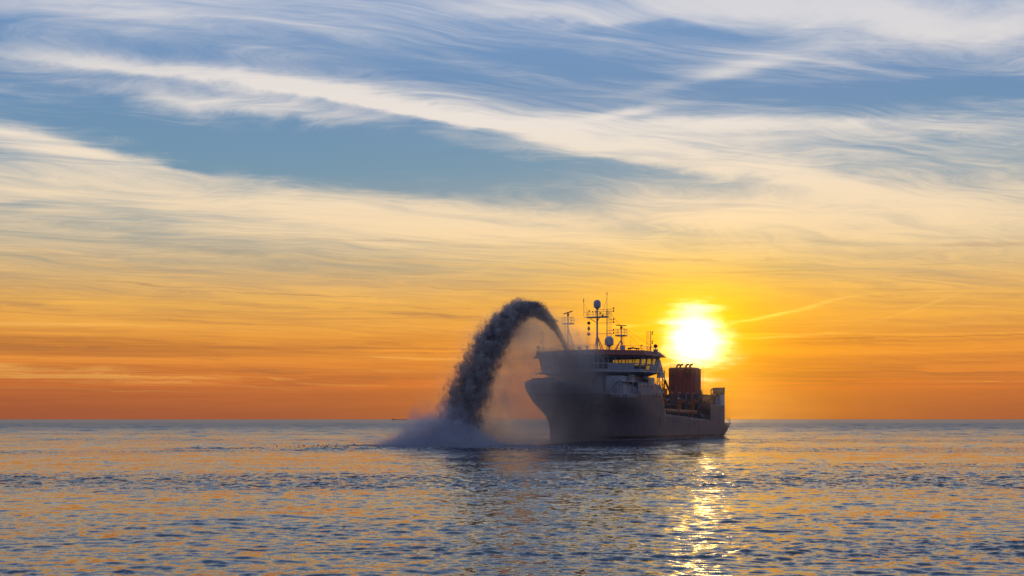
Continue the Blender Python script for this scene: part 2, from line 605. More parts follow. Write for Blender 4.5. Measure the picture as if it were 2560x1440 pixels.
def hull_paint():
    """dark hull, white forecastle strake, dark boot-topping, weld lines and rust runs"""
    m, n, out = material('hull_paint')
    tc = n.node('ShaderNodeTexCoord')
    p = V(n, tc.outputs['Object'])
    x, y, z = n.sep(p)
    a = n.noise(p, 0.35, 7, 0.62)
    streak = n.noise(n.xyz(x * 0.9, y * 0.9, z * 0.10), 1.0, 6, 0.62)
    fine = n.noise(n.xyz(x * 3.2, y * 3.2, z * 0.35), 1.0, 5, 0.65)
    wave = n.noise(n.xyz(x * 0.25, y * 0.25, 0.0), 1.0, 2, 0.5)
    grey = n.mix(n.math('ADD', (a - 0.5) * 1.2 + (streak - 0.5) * 1.3, 0.5, clamp=True), (0.125, 0.100, 0.100), (0.235, 0.190, 0.185))
    white = n.mix(n.math('ADD', (streak - 0.5) * 1.8, 0.5, clamp=True), (0.27, 0.27, 0.28), (0.44, 0.43, 0.42))
    white_on = n.smooth(z, 10.15, 10.2) * n.smooth(x, 17.0, 17.05)
    base = n.mix(white_on, grey, white)
    boot = n.smooth(z + (wave - 0.5) * 0.1, 1.02, 0.98)
    base = n.mix(boot, base, (0.035, 0.028, 0.028))
    rust = n.smooth(streak * 0.5 + fine * 0.5, 0.55, 0.68) * 0.8
    base = n.mix(rust, base, (0.11, 0.042, 0.02))
    # one long rust run below a discharge
    dx = x + (fine - 0.5) * 0.8 - 20.2 + (z - 4.0) * 0.25
    run = n.smooth(n.math('ABSOLUTE', dx), 0.75, 0.35) * n.smooth(z, 2.6, 3.3) * n.smooth(z, 5.3, 4.9)
    base = n.mix(run * 0.85, base, (0.20, 0.07, 0.025))
    # scrapes and grime under the deck edge
    grime = n.smooth(fine, 0.5, 0.68) * n.smooth(z, 9.6, 8.0) * n.smooth(a, 0.4, 0.6)
    base = n.mix(grime * 0.5, base, (0.06, 0.05, 0.05))
    bs = n.node('ShaderNodeBsdfPrincipled')
    n.link(base, bs.inputs['Base Color'])
    n.link(n.smooth(a, 0.2, 0.8, 0.38, 0.62), bs.inputs['Roughness'])
    # plating: shallow steps along seams and slight dishing between frames
    fx = n.math('PINGPONG', x, 1.25)
    fz = n.math('PINGPONG', z, 1.1)
    seam = n.smooth(fx, 0.0, 0.05) * n.smooth(fz, 0.0, 0.05)
    dish = n.math('SINE', x * 2 * math.pi / 0.8) * 0.5
    h = seam * 0.25 + dish * 0.10 + a * 0.5
    bump = n.node('ShaderNodeBump')
    bump.inputs['Strength'].default_value = 0.5
    bump.inputs['Distance'].default_value = 0.04
    n.link(h, bump.inputs['Height'])
    n.t.links.new(bump.outputs[0], bs.inputs['Normal'])
    n.t.links.new(bs.outputs[0], out.inputs['Surface'])
    return m


M_HULL = hull_paint()
M_WHITE = paint('white_paint', (0.66, 0.65, 0.63), 0.45, 0.10, 0.35)
M_MAST = paint('mast_paint', (0.42, 0.41, 0.40), 0.5, 0.12, 0.3)
M_DOME = paint('radome_plastic', (0.62, 0.61, 0.60), 0.5, 0.05)
M_DARK = paint('dark_steel', (0.06, 0.055, 0.055), 0.6, 0.25, 0.4)
M_DECK = paint('deck_paint', (0.12, 0.055, 0.045), 0.7, 0.25, 0.5)
M_ROOF = paint('roof_paint', (0.34, 0.10, 0.06), 0.55, 0.15, 0.3)
M_RED = paint('casing_red', (0.42, 0.075, 0.030), 0.5, 0.15, 0.3)
M_ORANGE = paint('equipment_orange', (0.50, 0.14, 0.03), 0.55, 0.2, 0.4)
M_INSIDE = paint('interior_lining', (0.16, 0.15, 0.14), 0.7, 0.1)
M_BLACK = paint('black_canvas', (0.012, 0.012, 0.012), 0.8, 0.2)
M_PORT = paint('porthole_dark', (0.02, 0.02, 0.022), 0.15, 0.1)
M_GLASS = glass_pane()

# ------------------------------------------------------------------ the dredger: x forward, y to port, z up from the waterline
ship = bpy.data.objects.new('dredger_ship', None)
C.objects.link(ship)
ship.location = (34.0, 347.0, 0.0)
ship.rotation_euler = (0, 0, math.atan2(-0.8778, -0.479))
tag(ship, 'large trailing suction dredger with white bridge, masts and red casing, spraying sand over its bow', 'ship')


def lerp_table(x, tab):
    if x <= tab[0][0]: return tab[0][1]
    for (a, b), (c, d) in zip(tab[:-1], tab[1:]):
        if x <= c:
            return b + (d - b) * (x - a) / (c - a)
    return tab[-1][1]


STEM = [(-3, 53.5), (0, 53.9), (2.25, 54.1), (3.7, 54.4), (5.2, 55.25), (6.5, 56.7), (7.4, 58.4), (8.4, 59.9), (10.4, 61.7), (11.5, 62.55), (12.9, 62.55)]
ENTR = [(-3, 36), (0, 36), (5, 34), (8, 32), (10.4, 31), (13, 30.5)]
FULL = [(-3, 1.25), (0, 1.2), (5, 1.08), (8, 0.95), (10.4, 0.86), (13, 0.82)]
STERN = [(-3, -28), (0, -33.0), (1.5, -34.0), (3.6, -35.2), (13, -35.4)]
HB = 11.0


def half_breadth(u, z):
    us, L, e = lerp_table(z, STEM), lerp_table(z, ENTR), lerp_table(z, FULL)
    t = min(1.0, max(0.0, (us - u) / L))
    b = HB * (1 - (1 - t) ** 2.1) ** e
    s0 = -14.0 if z < 2 else -21.0
    end = lerp_table(z, STERN)
    if u < s0:
        q = (s0 - u) / (s0 - end)
        b *= 1 - (0.36 - 0.12 * min(1, max(0, z / 3.6))) * q ** 1.7
    return max(b, 0.05)


TOPS = [(-60, 3.7), (-23.71, 3.7), (-23.70, 8.2), (-13.06, 8.45), (-13.0, 4.5), (16.56, 5.95), (19.4, 12.55), (32.6, 13.25), (32.62, 10.3), (49.0, 10.45), (51.0, 12.3), (62.6, 12.95)]


def hull_top(u):
    return lerp_table(u, TOPS)


def build_hull():
    levels = [-3, -1.2, 0, 0.9, 2.0, 3.0, 3.7, 4.4, 5.2, 6.0, 7.0, 8.2, 9.3, 10.4, 11.4, 12.2, 13.3]
    st = list(np.arange(-36, -24, 1.2)) + [-23.72, -23.69] + list(np.arange(-23, -13.5, 1.5)) + [-13.07, -12.99] + list(np.arange(-12, 16, 2.0)) + [16.56, 17.5, 18.5, 19.4, 21, 23, 25, 27, 29, 31, 32.59, 32.63] + list(np.arange(34, 49, 1.5)) + [49, 51] + list(np.arange(52, 63.6, 0.6))
    bm = bmesh.new()
    for side in (1, -1):
        grid = []
        for u in st:
            col = []
            for z in levels:
                zz = min(z, hull_top(u))
                lim = lerp_table(zz, STEM)
                stn = lerp_table(zz, STERN)
                uu = min(max(u, stn), lim)
                b = half_breadth(uu, zz)
                col.append(bm.verts.new((uu, side * (b if uu < lim - 1e-4 else 0.05), zz)))
            grid.append(col)
        for i in range(len(st) - 1):
            for j in range(len(levels) - 1):
                q = (grid[i][j], grid[i + 1][j], grid[i + 1][j + 1], grid[i][j + 1])
                try:
                    bm.faces.new(q)
                except ValueError:
                    pass
        if side == 1: first = grid[0]
        else:
            for j in range(len(levels) - 1):
                bm.faces.new((first[j], grid[0][j], grid[0][j + 1], first[j + 1]))
    bmesh.ops.remove_doubles(bm, verts=bm.verts, dist=0.002)
    bmesh.ops.dissolve_degenerate(bm, dist=0.001, edges=bm.edges)
    o = obj('hull', bm, M_HULL, ship, True)
    sol = o.modifiers.new('plate', 'SOLIDIFY')
    sol.thickness = 0.12
    sol.offset = -1
    return o


hull = build_hull()


def deck_outline(u0, u1, z, inset=0.16, step=1.5):
    us = list(np.arange(u0, u1, step)) + [u1]
    port = [(u, half_breadth(u, z) - inset) for u in us]
    return port + [(u, -b) for u, b in port[::-1]]


one('main_deck', M_DECK, ship, lambda bm: prism(bm, deck_outline(-34.9, 19.0, 3.45), 3.2, 3.45))
one('forecastle_deck', M_DECK, ship, lambda bm: prism(bm, deck_outline(19.2, 60.5, 9.4), 9.2, 9.4))
one('raised_deck', M_DECK, ship, lambda bm: prism(bm, deck_outline(19.3, 32.5, 12.0), 11.8, 12.0))


def bulk(bm):
    box2(bm, (19.1, -10.75, 3.4), (19.35, 10.75, 12.2))
    box2(bm, (32.45, 6.0, 9.35), (32.7, 10.7, 12.0))
    box2(bm, (32.45, -10.7, 9.35), (32.7, -6.0, 12.0))
one('bulkhead', M_WHITE, ship, bulk)


# ---- hull details on the port side
def on_hull(u, z, out=0.02):
    b = half_breadth(u, z)
    du = Vector((0.4, half_breadth(u + 0.4, z) - b, 0))
    dz = Vector((0, half_breadth(u, z + 0.4) - b, 0.4))
    nrm = dz.cross(du)
    if nrm.y < 0: nrm = -nrm
    nrm.normalize()
    return Vector((u, b, z)) + nrm * out, nrm, du.normalized()


def slot(u, z, w, h, name='porthole', mat=None):
    p, nrm, tx = on_hull(u, z, 0.0)
    up = nrm.cross(tx)
    if up.z < 0: up = -up
    bm = bmesh.new()
    for dist, k in ((0.05, 1.0),):
        seg = 14
        ring0, ring1 = [], []
        for i in range(seg):
            t = 2 * math.pi * i / seg
            cx = math.copysign(abs(math.cos(t)) ** 0.6, math.cos(t)) * w / 2
            cz = math.copysign(abs(math.sin(t)) ** 0.6, math.sin(t)) * h / 2
            q = p + tx * cx + up * cz
            ring0.append(bm.verts.new(q - nrm * 0.08))
            ring1.append(bm.verts.new(q + nrm * dist))
        for i in range(seg):
            j = (i + 1) % seg
            bm.faces.new((ring0[i], ring0[j], ring1[j], ring1[i]))
        bm.faces.new(ring1)
        bm.faces.new(ring0[::-1])
    return obj(name, bm, mat or M_PORT, hull)


for u, z in ((29.4, 12.2), (27.0, 12.15), (24.6, 12.05), (20.2, 11.8)):
    slot(u, z, 0.5, 0.5)
for u in (23.9, 22.1, 20.4):
    slot(u, 10.2, 0.42, 0.95)
slot(31.5, 10.5, 0.5, 1.0)
slot(22.5, 12.35, 0.7, 1.15, 'freeing_port')
for u in (12.0, 10.9, 9.4):
    slot(u, 4.3, 0.35, 0.55, 'scupper')
for u in np.arange(-12, 16, 3.4):
    slot(u, hull_top(u) - 0.12, 0.55, 0.16, 'fairlead', M_DARK)


def mark_ring(bm, u, z, r):
    p, nrm, tx = on_hull(u, z, 0.05)
    up = nrm.cross(tx)
    if up.z < 0: up = -up
    pts = [p + tx * math.cos(t) * r + up * math.sin(t) * r for t in np.linspace(0, 2 * math.pi, 15)]
    polytube(bm, pts, 0.06, 4)
    for s in (1, -1):
        tube(bm, p - tx * r * 0.7 - up * r * 0.7 * s, p + tx * r * 0.7 + up * r * 0.7 * s, 0.06, seg=4)


for u in (43.0, 41.2):
    one('thruster_mark', M_BLACK, hull, lambda bm: mark_ring(bm, u, 5.7, 0.5))


def bulb_mark(bm):
    p, nrm, tx = on_hull(44.2, 4.4, 0.05)
    up = nrm.cross(tx)
    if up.z < 0: up = -up
    pts = [p + tx * a * 0.6 + up * b * 0.6 for a, b in ((-1, 1.1), (-1, -0.6), (0.2, -0.6), (0.9, -0.9), (1.3, -0.4), (1.0, 0.0), (0.2, 0.0), (0.0, 1.1))]
    polytube(bm, pts, 0.06, 4)
one('bulb_mark', M_BLACK, hull, bulb_mark)


for i in range(7):
    p, nrm, tx = on_hull(50.4 - 0.05 * i, 1.4 + i * 0.55, 0.04)
    one('draught_mark', M_WHITE, hull, lambda bm: box(bm, p, (0.24, 0.05, 0.14)))


def anchor_pocket():
    p, nrm, tx = on_hull(46.3, 7.4, 0.0)
    up = nrm.cross(tx)
    if up.z < 0: up = -up
    rot = Matrix((tx, nrm, up)).transposed()
    bm = bmesh.new()
    box(bm, p + nrm * 0.05, (3.4, 0.9, 2.6), rot)
    bmesh.ops.bevel(bm, geom=bm.edges[:], offset=0.25, segments=2, affect='EDGES')
    a = obj('anchor_pocket', bm, M_DARK, ship)
    bm = bmesh.new()
    c = p + nrm * 0.65 - up * 0.3
    tube(bm, c + up * 1.3, c - up * 1.2, 0.16, seg=8)
    tube(bm, c - up * 1.2 - tx * 1.1, c - up * 1.2 + tx * 1.1, 0.2, seg=8)
    for s in (-1, 1):
        tube(bm, c - up * 1.2 + tx * s * 1.0, c + up * 0.2 + tx * s * 1.25, 0.24, 0.05, seg=6)
    obj('anchor', bm, M_DARK, a)
anchor_pocket()


# ---- rails
def rail(name, pts, hgt=1.05, post=1.6, bars=2, parent=None, r=0.028):
    bm = bmesh.new()
    for a, b in zip(pts[:-1], pts[1:]):
        a, b = Vector(a), Vector(b)
        k = max(1, int(round((b - a).length / post)))
        for i in range(k + 1):
            q = a.lerp(b, i / k)
            tube(bm, q, q + Vector((0, 0, hgt)), r * 1.15, seg=4)
        for j in range(1, bars + 1):
            dz = Vector((0, 0, hgt * j / bars))
            tube(bm, a + dz, b + dz, r if j < bars else r * 1.2, seg=4)
    return obj(name, bm, M_MAST, parent or ship)


def edge_pts(u0, u1, k, side, inset=0.15, z=None):
    out = []
    for i in range(k + 1):
        u = u0 + (u1 - u0) * i / k
        zz = hull_top(u) if z is None else z
        out.append((u, side * (half_breadth(u, zz) - inset), zz))
    return out


for side in (1, -1):
    rail('railing', edge_pts(33.0, 48.5, 8, side), 1.05)
    rail('railing', edge_pts(-12.6, 16.2, 9, side), 1.0, 2.0)
rail('railing', [(p[0], p[1], 3.7) for p in edge_pts(-34.9, -24.2, 5, 1, 0.2, 3.6)], 1.2, 1.5)
rail('railing', [(p[0], p[1], 3.7) for p in edge_pts(-34.9, -24.2, 5, -1, 0.2, 3.6)], 1.2, 1.5)
rail('railing', [(-34.95, 8.0, 3.7), (-34.95, -8.0, 3.7)], 1.2, 1.5)


# ---- foredeck gear
for s in (-1, 1):
    def winch(bm):
        box2(bm, (50.2, s * 3.0 - 1.0, 9.4), (52.6, s * 3.0 + 1.0, 9.9))
        lathe(bm, [(0.9, -0.9), (0.9, -0.75), (0.5, -0.72), (0.5, 0.72), (0.9, 0.75), (0.9, 0.9)], (51.4, s * 3.0, 10.7), 14, 'Y')
    one('windlass', M_DARK, ship, winch)


def breakwater(bm):
    box2(bm, (54.2, -4.2, 12.5), (54.4, 1.4, 13.5))
    for v in (-4.0, 1.2):
        tube(bm, (54.3, v, 9.4), (54.3, v, 13.4), 0.09)
one('spray_screen', M_DARK, ship, breakwater)


def fore_mast(bm):
    tube(bm, (52.0, 2.0, 9.4), (46.5, 2.0, 14.8), 0.05, seg=5)
    polytube(bm, [(53.5, 0, 9.4), (53.5, 0, 11.0), (55.2, 0, 12.2)], 0.35)
one('bow_coupling', M_DARK, ship, fore_mast)


def nozzle(bm):
    polytube(bm, [(38.8, 2.1, 9.3), (42.0, 2.1, 10.0), (44.2, 2.1, 11.0), (45.6, 2.15, 12.8), (46.3, 2.2, 14.4)], 0.55, 12)
    tube(bm, (46.3, 2.2, 14.4), (46.7, 2.25, 15.6), 0.55, 0.40, seg=12)
    lathe(bm, [(0.85, -0.2), (0.85, 0.2)], (44.4, 2.1, 11.2), 14)
one('rainbow_nozzle', M_DARK, ship, nozzle)


# ---- deckhouse below the bridge
HOUSE = [(39.6, 6.5), (37.6, 9.6), (19.8, 9.6), (19.8, -9.6), (37.6, -9.6), (39.6, -6.5)]


def house(bm):
    prism(bm, HOUSE, 9.4, 14.3)
deckhouse = one('deckhouse', M_WHITE, ship, house)


def facet_frames(poly, z0, z1, gap, name, parent, thick=0.08, wid=0.12):
    k = len(poly)
    for i in range(k):
        a, b = Vector(poly[i] + (0,)), Vector(poly[(i + 1) % k] + (0,))
        L = (b - a).length
        cnt = int(L / gap)
        for j in range(1, cnt):
            q = a.lerp(b, j / cnt)
            d = (b - a).normalized()
            nr = Vector((d.y, -d.x, 0))
            bm = bmesh.new()
            box(bm, q + Vector((0, 0, (z0 + z1) / 2)), (wid, thick * 2, z1 - z0), Matrix((d, nr, Vector((0, 0, 1)))).transposed())
            obj(name, bm, M_WHITE, parent)


facet_frames(HOUSE, 9.45, 14.2, 2.4, 'stiffener', deckhouse)
for u, v, w in ((39.65, 3.5, 1), (39.65, 1.2, 1), (39.65, -1.2, 1), (39.65, -3.8, 1)):
    wn = one('window', M_PORT, deckhouse, lambda bm: box(bm, (u, v, 12.9), (0.06, 0.8, 0.9)))
for u in (35.6, 33.4, 31.0):
    one('window', M_PORT, deckhouse, lambda bm: box(bm, (u, 9.63, 12.9), (0.8, 0.06, 0.8)))
dr = one('door', M_MAST, deckhouse, lambda bm: box(bm, (38.62, 8.08, 10.55), (0.10, 0.85, 1.95), Matrix.Rotation(math.atan2(-3.1, 2.0) + math.pi / 2, 3, 'Z')))
one('window', M_PORT, deckhouse, lambda bm: box(bm, (28.0, 9.63, 13.2), (0.8, 0.06, 0.8)))


for p0, p1, r in (((39.85, 5.9, 9.4), (39.85, 5.9, 14.3), 0.14), ((39.85, 6.3, 9.4), (39.85, 6.3, 14.3), 0.09), ((38.4, 9.0, 13.3), (33.0, 10.0, 13.1), 0.08),
                  ((39.9, -2.6, 9.4), (39.9, -2.6, 14.2), 0.12), ((39.9, 4.3, 13.9), (41.2, 3.0, 9.6), 0.08)):
    one('pipe', M_DARK, ship, lambda bm: tube(bm, p0, p1, r))


def stair(bm):
    for du in (0.0, 0.9):
        tube(bm, (40.6 + du, 6.4, 9.5), (40.6 + du, 10.0, 13.1), 0.10, seg=4)
        tube(bm, (40.6 + du, 6.2, 10.5), (40.6 + du, 9.8, 14.1), 0.05, seg=4)
    for i in range(12):
        t = i / 11
        box(bm, (41.05, 6.4 + 3.6 * t, 9.5 + 3.6 * t), (0.85, 0.28, 0.05))
one('stairway', M_MAST, ship, stair)
one('stair_landing', M_WHITE, ship, lambda bm: (box2(bm, (33.0, 9.7, 12.95), (41.6, 10.9, 13.1)), [tube(bm, (u, 10.6, 9.4), (u, 10.6, 12.95), 0.08) for u in (34.5, 37.5, 41.0)]))
rail('railing', [(41.5, 10.8, 13.1), (33.2, 10.8, 13.1)], 1.05, 1.4)
one('locker', M_WHITE, ship, lambda bm: box2(bm, (33.4, 9.8, 13.1), (35.2, 10.6, 14.6)))

# ---- bridge deck and wheelhouse
BASE = [(42.0, -4.5), (42.0, 4.5), (34.2, 12.0), (24.5, 12.0), (24.5, -12.0), (34.2, -12.0)]


def grow(poly, d, back=0.0):
    out = []
    k = len(poly)
    for i in range(k):
        p0, p1, p2 = Vector(poly[i - 1]), Vector(poly[i]), Vector(poly[(i + 1) % k])
        e0, e1 = (p1 - p0).normalized(), (p2 - p1).normalized()
        n0, n1 = Vector((e0.y, -e0.x)), Vector((e1.y, -e1.x))
        d0 = back if abs(n0.x + 1) < 1e-3 else d
        d1 = back if abs(n1.x + 1) < 1e-3 else d
        # meet of the two shifted edges
        den = e0.x * e1.y - e0.y * e1.x
        q0, q1 = p0 + n0 * d0, p1 + n1 * d1
        t = ((q1.x - q0.x) * e1.y - (q1.y - q0.y) * e1.x) / den
        out.append(tuple(q0 + e0 * t))
    return out


Z_FLOOR, Z_CEIL = 15.4, 18.7
# outline order must run counter-clockwise seen from above for outward normals (u forward, v port)
area = sum(BASE[i - 1][0] * BASE[i][1] - BASE[i][0] * BASE[i - 1][1] for i in range(6))
if area < 0: BASE = BASE[::-1]
TOPP = grow(BASE, 0.75, 0.0)
SLAB = grow(BASE, 0.75, 1.6)
UNDER = grow(BASE, 0.1, 0.8)
UNDER2 = [(u, v * 0.84) for u, v in grow(BASE, -0.6, 0.0)]
bridge_deck = one('bridge_deck', M_WHITE, ship, lambda bm: prism(bm, SLAB, 15.1, 15.38))
one('deck_bracket', M_MAST, bridge_deck, lambda bm: prism(bm, UNDER2, 14.25, 15.1, UNDER))
one('deck_lip', M_WHITE, bridge_deck, lambda bm: prism(bm, grow(BASE, 0.82, 1.66), 15.16, 15.26))


class Facet:
    def __init__(self, i):
        k = len(BASE)
        j = (i + 1) % k
        self.b0, self.b1 = Vector(BASE[i] + (Z_FLOOR,)), Vector(BASE[j] + (Z_FLOOR,))
        self.t0, self.t1 = Vector(TOPP[i] + (Z_CEIL,)), Vector(TOPP[j] + (Z_CEIL,))
        e = (self.b1 - self.b0).normalized()
        self.n = e.cross((self.t0 - self.b0).normalized())
        ref = Vector((e.y, -e.x, 0))
        if self.n.dot(ref) < 0: self.n = -self.n
        self.n.normalize()
        self.ref = ref
        self.len = (self.b1 - self.b0).length

    def at(self, a, w, out=0.0):
        return self.b0.lerp(self.b1, a).lerp(self.t0.lerp(self.t1, a), w) + self.n * out

    def patch(self, bm, a0, a1, w0, w1, o0, o1):
        hexa(bm, [self.at(a0, w0, o0), self.at(a1, w0, o0), self.at(a1, w1, o0), self.at(a0, w1, o0),
                  self.at(a0, w0, o1), self.at(a1, w0, o1), self.at(a1, w1, o1), self.at(a0, w1, o1)])


facets = [Facet(i) for i in range(6)]
zw = lambda z: (z - Z_FLOOR) / (Z_CEIL - Z_FLOOR)
W0, W1, W2, W3 = zw(15.78), zw(16.86), zw(17.06), zw(18.38)


def side_of(f):
    m = f.at(0.5, 0)
    if abs(f.ref.x - 1) < 0.01: return 'front'
    if abs(f.ref.x + 1) < 0.01: return 'back'
    if abs(f.ref.x) < 0.01: return 'side'
    return 'diag'


wall_bm = bmesh.new()
panes, bars = [], []
for f in facets:
    kind = side_of(f)
    inner_first = abs(f.b0.y) < abs(f.b1.y)
    if kind == 'front':
        cols = [('d', 1.0)] * 6
    elif kind == 'diag':
        cols = [('d', 0.92)] * 3 + [('s', 1.25)] * 4 + [('d', 1.1)]
    elif kind == 'side':
        cols = [('d', 1.2), ('d', 1.2), ('s', 1.0), ('x', 0.6)] if f.b0.y > 0 else [('d', 1.1), ('x', 2.9)]
        inner_first = f.b0.x > f.b1.x
    else:
        # aft wall from starboard to port or the reverse: solid in the middle, glazed towards the wings
        cols = [('d', 1.3), ('d', 1.3), ('s', 1.6), ('s', 1.6), ('s', 1.6), ('s', 1.6), ('s', 1.4), ('x', 12.4)]
        inner_first = f.b0.y > f.b1.y
        cols = cols if f.b0.y > f.b1.y else cols
    tot = sum(c[1] for c in cols)
    a = 0.0
    seq = []
    for c, wd in cols:
        seq.append((c, a, a + wd / tot))
        a += wd / tot
    if not inner_first:
        seq = [(c, 1 - q1, 1 - q0) for c, q0, q1 in seq]
    f.patch(wall_bm, 0, 1, 0, W0, -0.12, 0)
    f.patch(wall_bm, 0, 1, W3, 1, -0.12, 0)
    g = 0.055 / f.len
    for c, q0, q1 in seq:
        if c == 'x':
            f.patch(wall_bm, q0, q1, W0, W3, -0.12, 0)
            continue
        if c == 's':
            f.patch(wall_bm, q0, q1, W0, W2, -0.12, 0)
        else:
            f.patch(wall_bm, q0, q1, W1, W2, -0.11, 0.01)
            panes.append((f, q0 + g, q1 - g, W0, W1))
        panes.append((f, q0 + g, q1 - g, W2, W3))
        for q in (q0, q1):
            bars.append((f, q, W2 if c == 's' else W0))
wheelhouse = obj('wheelhouse', wall_bm, M_WHITE, ship)
for f, q0, q1, w0, w1 in panes:
    one('window_pane', M_GLASS, wheelhouse, lambda bm: f.patch(bm, q0, q1, w0, w1, -0.075, -0.045))
seen = set()
for f, q, w0 in bars:
    key = (id(f), round(q, 4), round(w0, 3))
    if key in seen: continue
    seen.add(key)
    g = 0.07 / f.len
    one('mullion', M_WHITE, wheelhouse, lambda bm: f.patch(bm, max(0, q - g), min(1, q + g), w0, W3, -0.14, 0.03))
for i in range(6):
    f = facets[i]
    one('corner_post', M_WHITE, wheelhouse, lambda bm: tube(bm, f.at(0, 0, 0.02), f.at(0, 1, 0.02), 0.16, seg=6))


def consoles(bm):
    box2(bm, (38.6, -3.5, 15.4), (39.8, 3.5, 16.5))
    box2(bm, (33.0, 9.0, 15.4), (34.2, 11.0, 16.5))
    box2(bm, (33.0, -11.0, 15.4), (34.2, -9.0, 16.5))
    box2(bm, (30.0, -3.0, 15.4), (31.0, 2.5, 16.6))
    box2(bm, (25.0, -1.0, 15.4), (27.5, 0.4, 18.6))
    for u, v in ((37.5, -1.5), (37.5, 1.8), (34.5, 7.2), (30.5, 6.5)):
        tube(bm, (u, v, 15.4), (u, v, 16.0), 0.1)
        box2(bm, (u - 0.3, v - 0.3, 16.0), (u + 0.3, v + 0.3, 16.15))
        box2(bm, (u - 0.35, v - 0.3, 16.1), (u - 0.2, v + 0.3, 17.3))
one('bridge_console', M_INSIDE, wheelhouse, consoles)

EAVE = grow(BASE, 2.0, 0.9)
RTOP = grow(BASE, 0.75, 0.0)
RMID = [(33.5 + (u - 33.5) * 0.55, v * 0.55) for u, v in RTOP]


def roof(bm):
    prism(bm, EAVE, 18.69, 18.86)
    prism(bm, [(u, v) for u, v in grow(EAVE, -0.05, -0.05)], 18.86, 19.95, RTOP)
    prism(bm, RTOP, 19.95, 20.2, RMID)
bridge_roof = one('bridge_roof', M_ROOF, ship, roof)
RT = 19.95
rail('railing', [(p[0], p[1], RT) for p in grow(BASE, 0.4, -0.3) + [grow(BASE, 0.4, -0.3)[0]]], 1.0, 1.8, 2, None, 0.03)

# bridge wing galleries
for s in (1, -1):
    one('wing_gallery', M_MAST, ship, lambda bm: box2(bm, (23.2, min(s * 12.0, s * 13.6), 15.05), (31.5 if s > 0 else 35.0, max(s * 12.0, s * 13.6), 15.2)))
    e = 31.5 if s > 0 else 35.0
    rail('railing', [(23.3, s * 12.6, 15.2), (23.3, s * 13.5, 15.2), (e, s * 13.5, 15.2), (e, s * 12.9, 15.2)], 1.1, 1.2)
# port wing screen, leaning outward behind the side windows
one('wing_screen', M_WHITE, ship, lambda bm: hexa(bm, [(24.3, 12.2, 14.2), (20.2, 12.2, 14.2), (20.2, 12.35, 14.2), (24.3, 12.35, 14.2), (24.3, 12.4, 18.2), (23.4, 12.4, 18.2), (23.4, 12.55, 18.2), (24.3, 12.55, 18.2)]))
one('life_raft', M_WHITE, ship, lambda bm: lathe(bm, [(0.2, -1.0), (0.5, -0.85), (0.55, -0.1), (0.6, 0.0), (0.55, 0.1), (0.5, 0.85), (0.2, 1.0)], (27.5, 10.6, 14.05), 14, 'X'), True)
one('raft_cradle', M_DARK, ship, lambda bm: [box2(bm, (27.5 + d - 0.06, 10.1, 12.0), (27.5 + d + 0.06, 11.0, 13.65)) for d in (-0.6, 0.6)])
one('davit', M_MAST, ship, lambda bm: polytube(bm, [(30.0, 10.5, 12.0), (30.0, 10.5, 14.4), (29.8, 11.4, 14.9)], 0.11))


# ---- masts, antennas and domes on the bridge roof
def ladder(bm, p0, p1, w, step=0.35, cage=0.0, r=0.022):
    p0, p1, w = Vector(p0), Vector(p1), Vector(w)
    tube(bm, p0, p1, r, seg=4)
    tube(bm, p0 + w, p1 + w, r, seg=4)
    k = int((p1 - p0).length / step)
    for i in range(k + 1):
        q = p0.lerp(p1, i / k)
        tube(bm, q, q + w, r * 0.8, seg=4)
    if cage:
        side = Vector((1, 0, 0)) * cage
        for c in (0.0, 0.5, 1.0):
            tube(bm, p0 + w * c + side, p1 + w * c + side, r * 0.8, seg=4)
        for i in range(0, k + 1, 3):
            q = p0.lerp(p1, i / k)
            polytube(bm, [q, q + side, q + side + w, q + w], r * 0.8, 4)


def platform(bm, c, half_u, half_v, hgt=1.25, thick=0.28):
    u, v, z = c
    box(bm, (u, v, z - thick / 2), (half_u * 2, half_v * 2, thick))
    cs = [(u - half_u, v - half_v, z), (u - half_u, v + half_v, z), (u + half_u, v + half_v, z), (u + half_u, v - half_v, z)]
    for i in range(4):
        a, b = Vector(cs[i]), Vector(cs[(i + 1) % 4])
        for t in (0.0, 0.33, 0.66):
            q = a.lerp(b, t)
            tube(bm, q, q + Vector((0, 0, hgt)), 0.03, seg=4)
        for dz in (hgt * 0.5, hgt):
            tube(bm, a + Vector((0, 0, dz)), b + Vector((0, 0, dz)), 0.03, seg=4)


def main_mast(bm):
    u, v = 30.5, 0.0
    tube(bm, (u, v, RT), (u, v, 29.9), 0.24, 0.17, seg=10)
    tube(bm, (u, 2.45, RT), (u, 2.45, 29.7), 0.12, 0.10, seg=8)
    tube(bm, (u, v + 0.1, 23.6), (u, v + 1.75, RT), 0.10, seg=6)
    tube(bm, (u, v - 0.1, 23.6), (u, v - 0.75, RT), 0.10, seg=6)
    tube(bm, (u, v, 23.6), (u - 2.4, v, RT), 0.10, seg=6)
    tube(bm, (u, v, 26.6), (u, -1.7, 27.6), 0.07, seg=5)
    tube(bm, (u, v, 26.9), (u, 0.5, 27.7), 0.09, seg=5)
mast = one('main_mast', M_MAST, ship, main_mast)


def mast_platform(bm):
    platform(bm, (30.5, 0.1, 28.05), 0.7, 2.45, 1.1, 0.3)
one('platform', M_MAST, mast, mast_platform)


def yards(bm):
    u = 30.5
    for z, v0 in ((29.65, 0.0), (29.05, 2.45), (27.2, 2.45), (26.55, 0.0), (24.75, 2.45), (24.1, 0.0)):
        tube(bm, (u, v0, z), (u, 4.15, z), 0.05, seg=5)
    tube(bm, (u, -2.4, 28.0), (u, -3.35, 27.95), 0.05, seg=5)
    tube(bm, (u, -2.4, 29.15), (u, -3.3, 29.2), 0.04, seg=5)
one('yard', M_MAST, mast, yards)


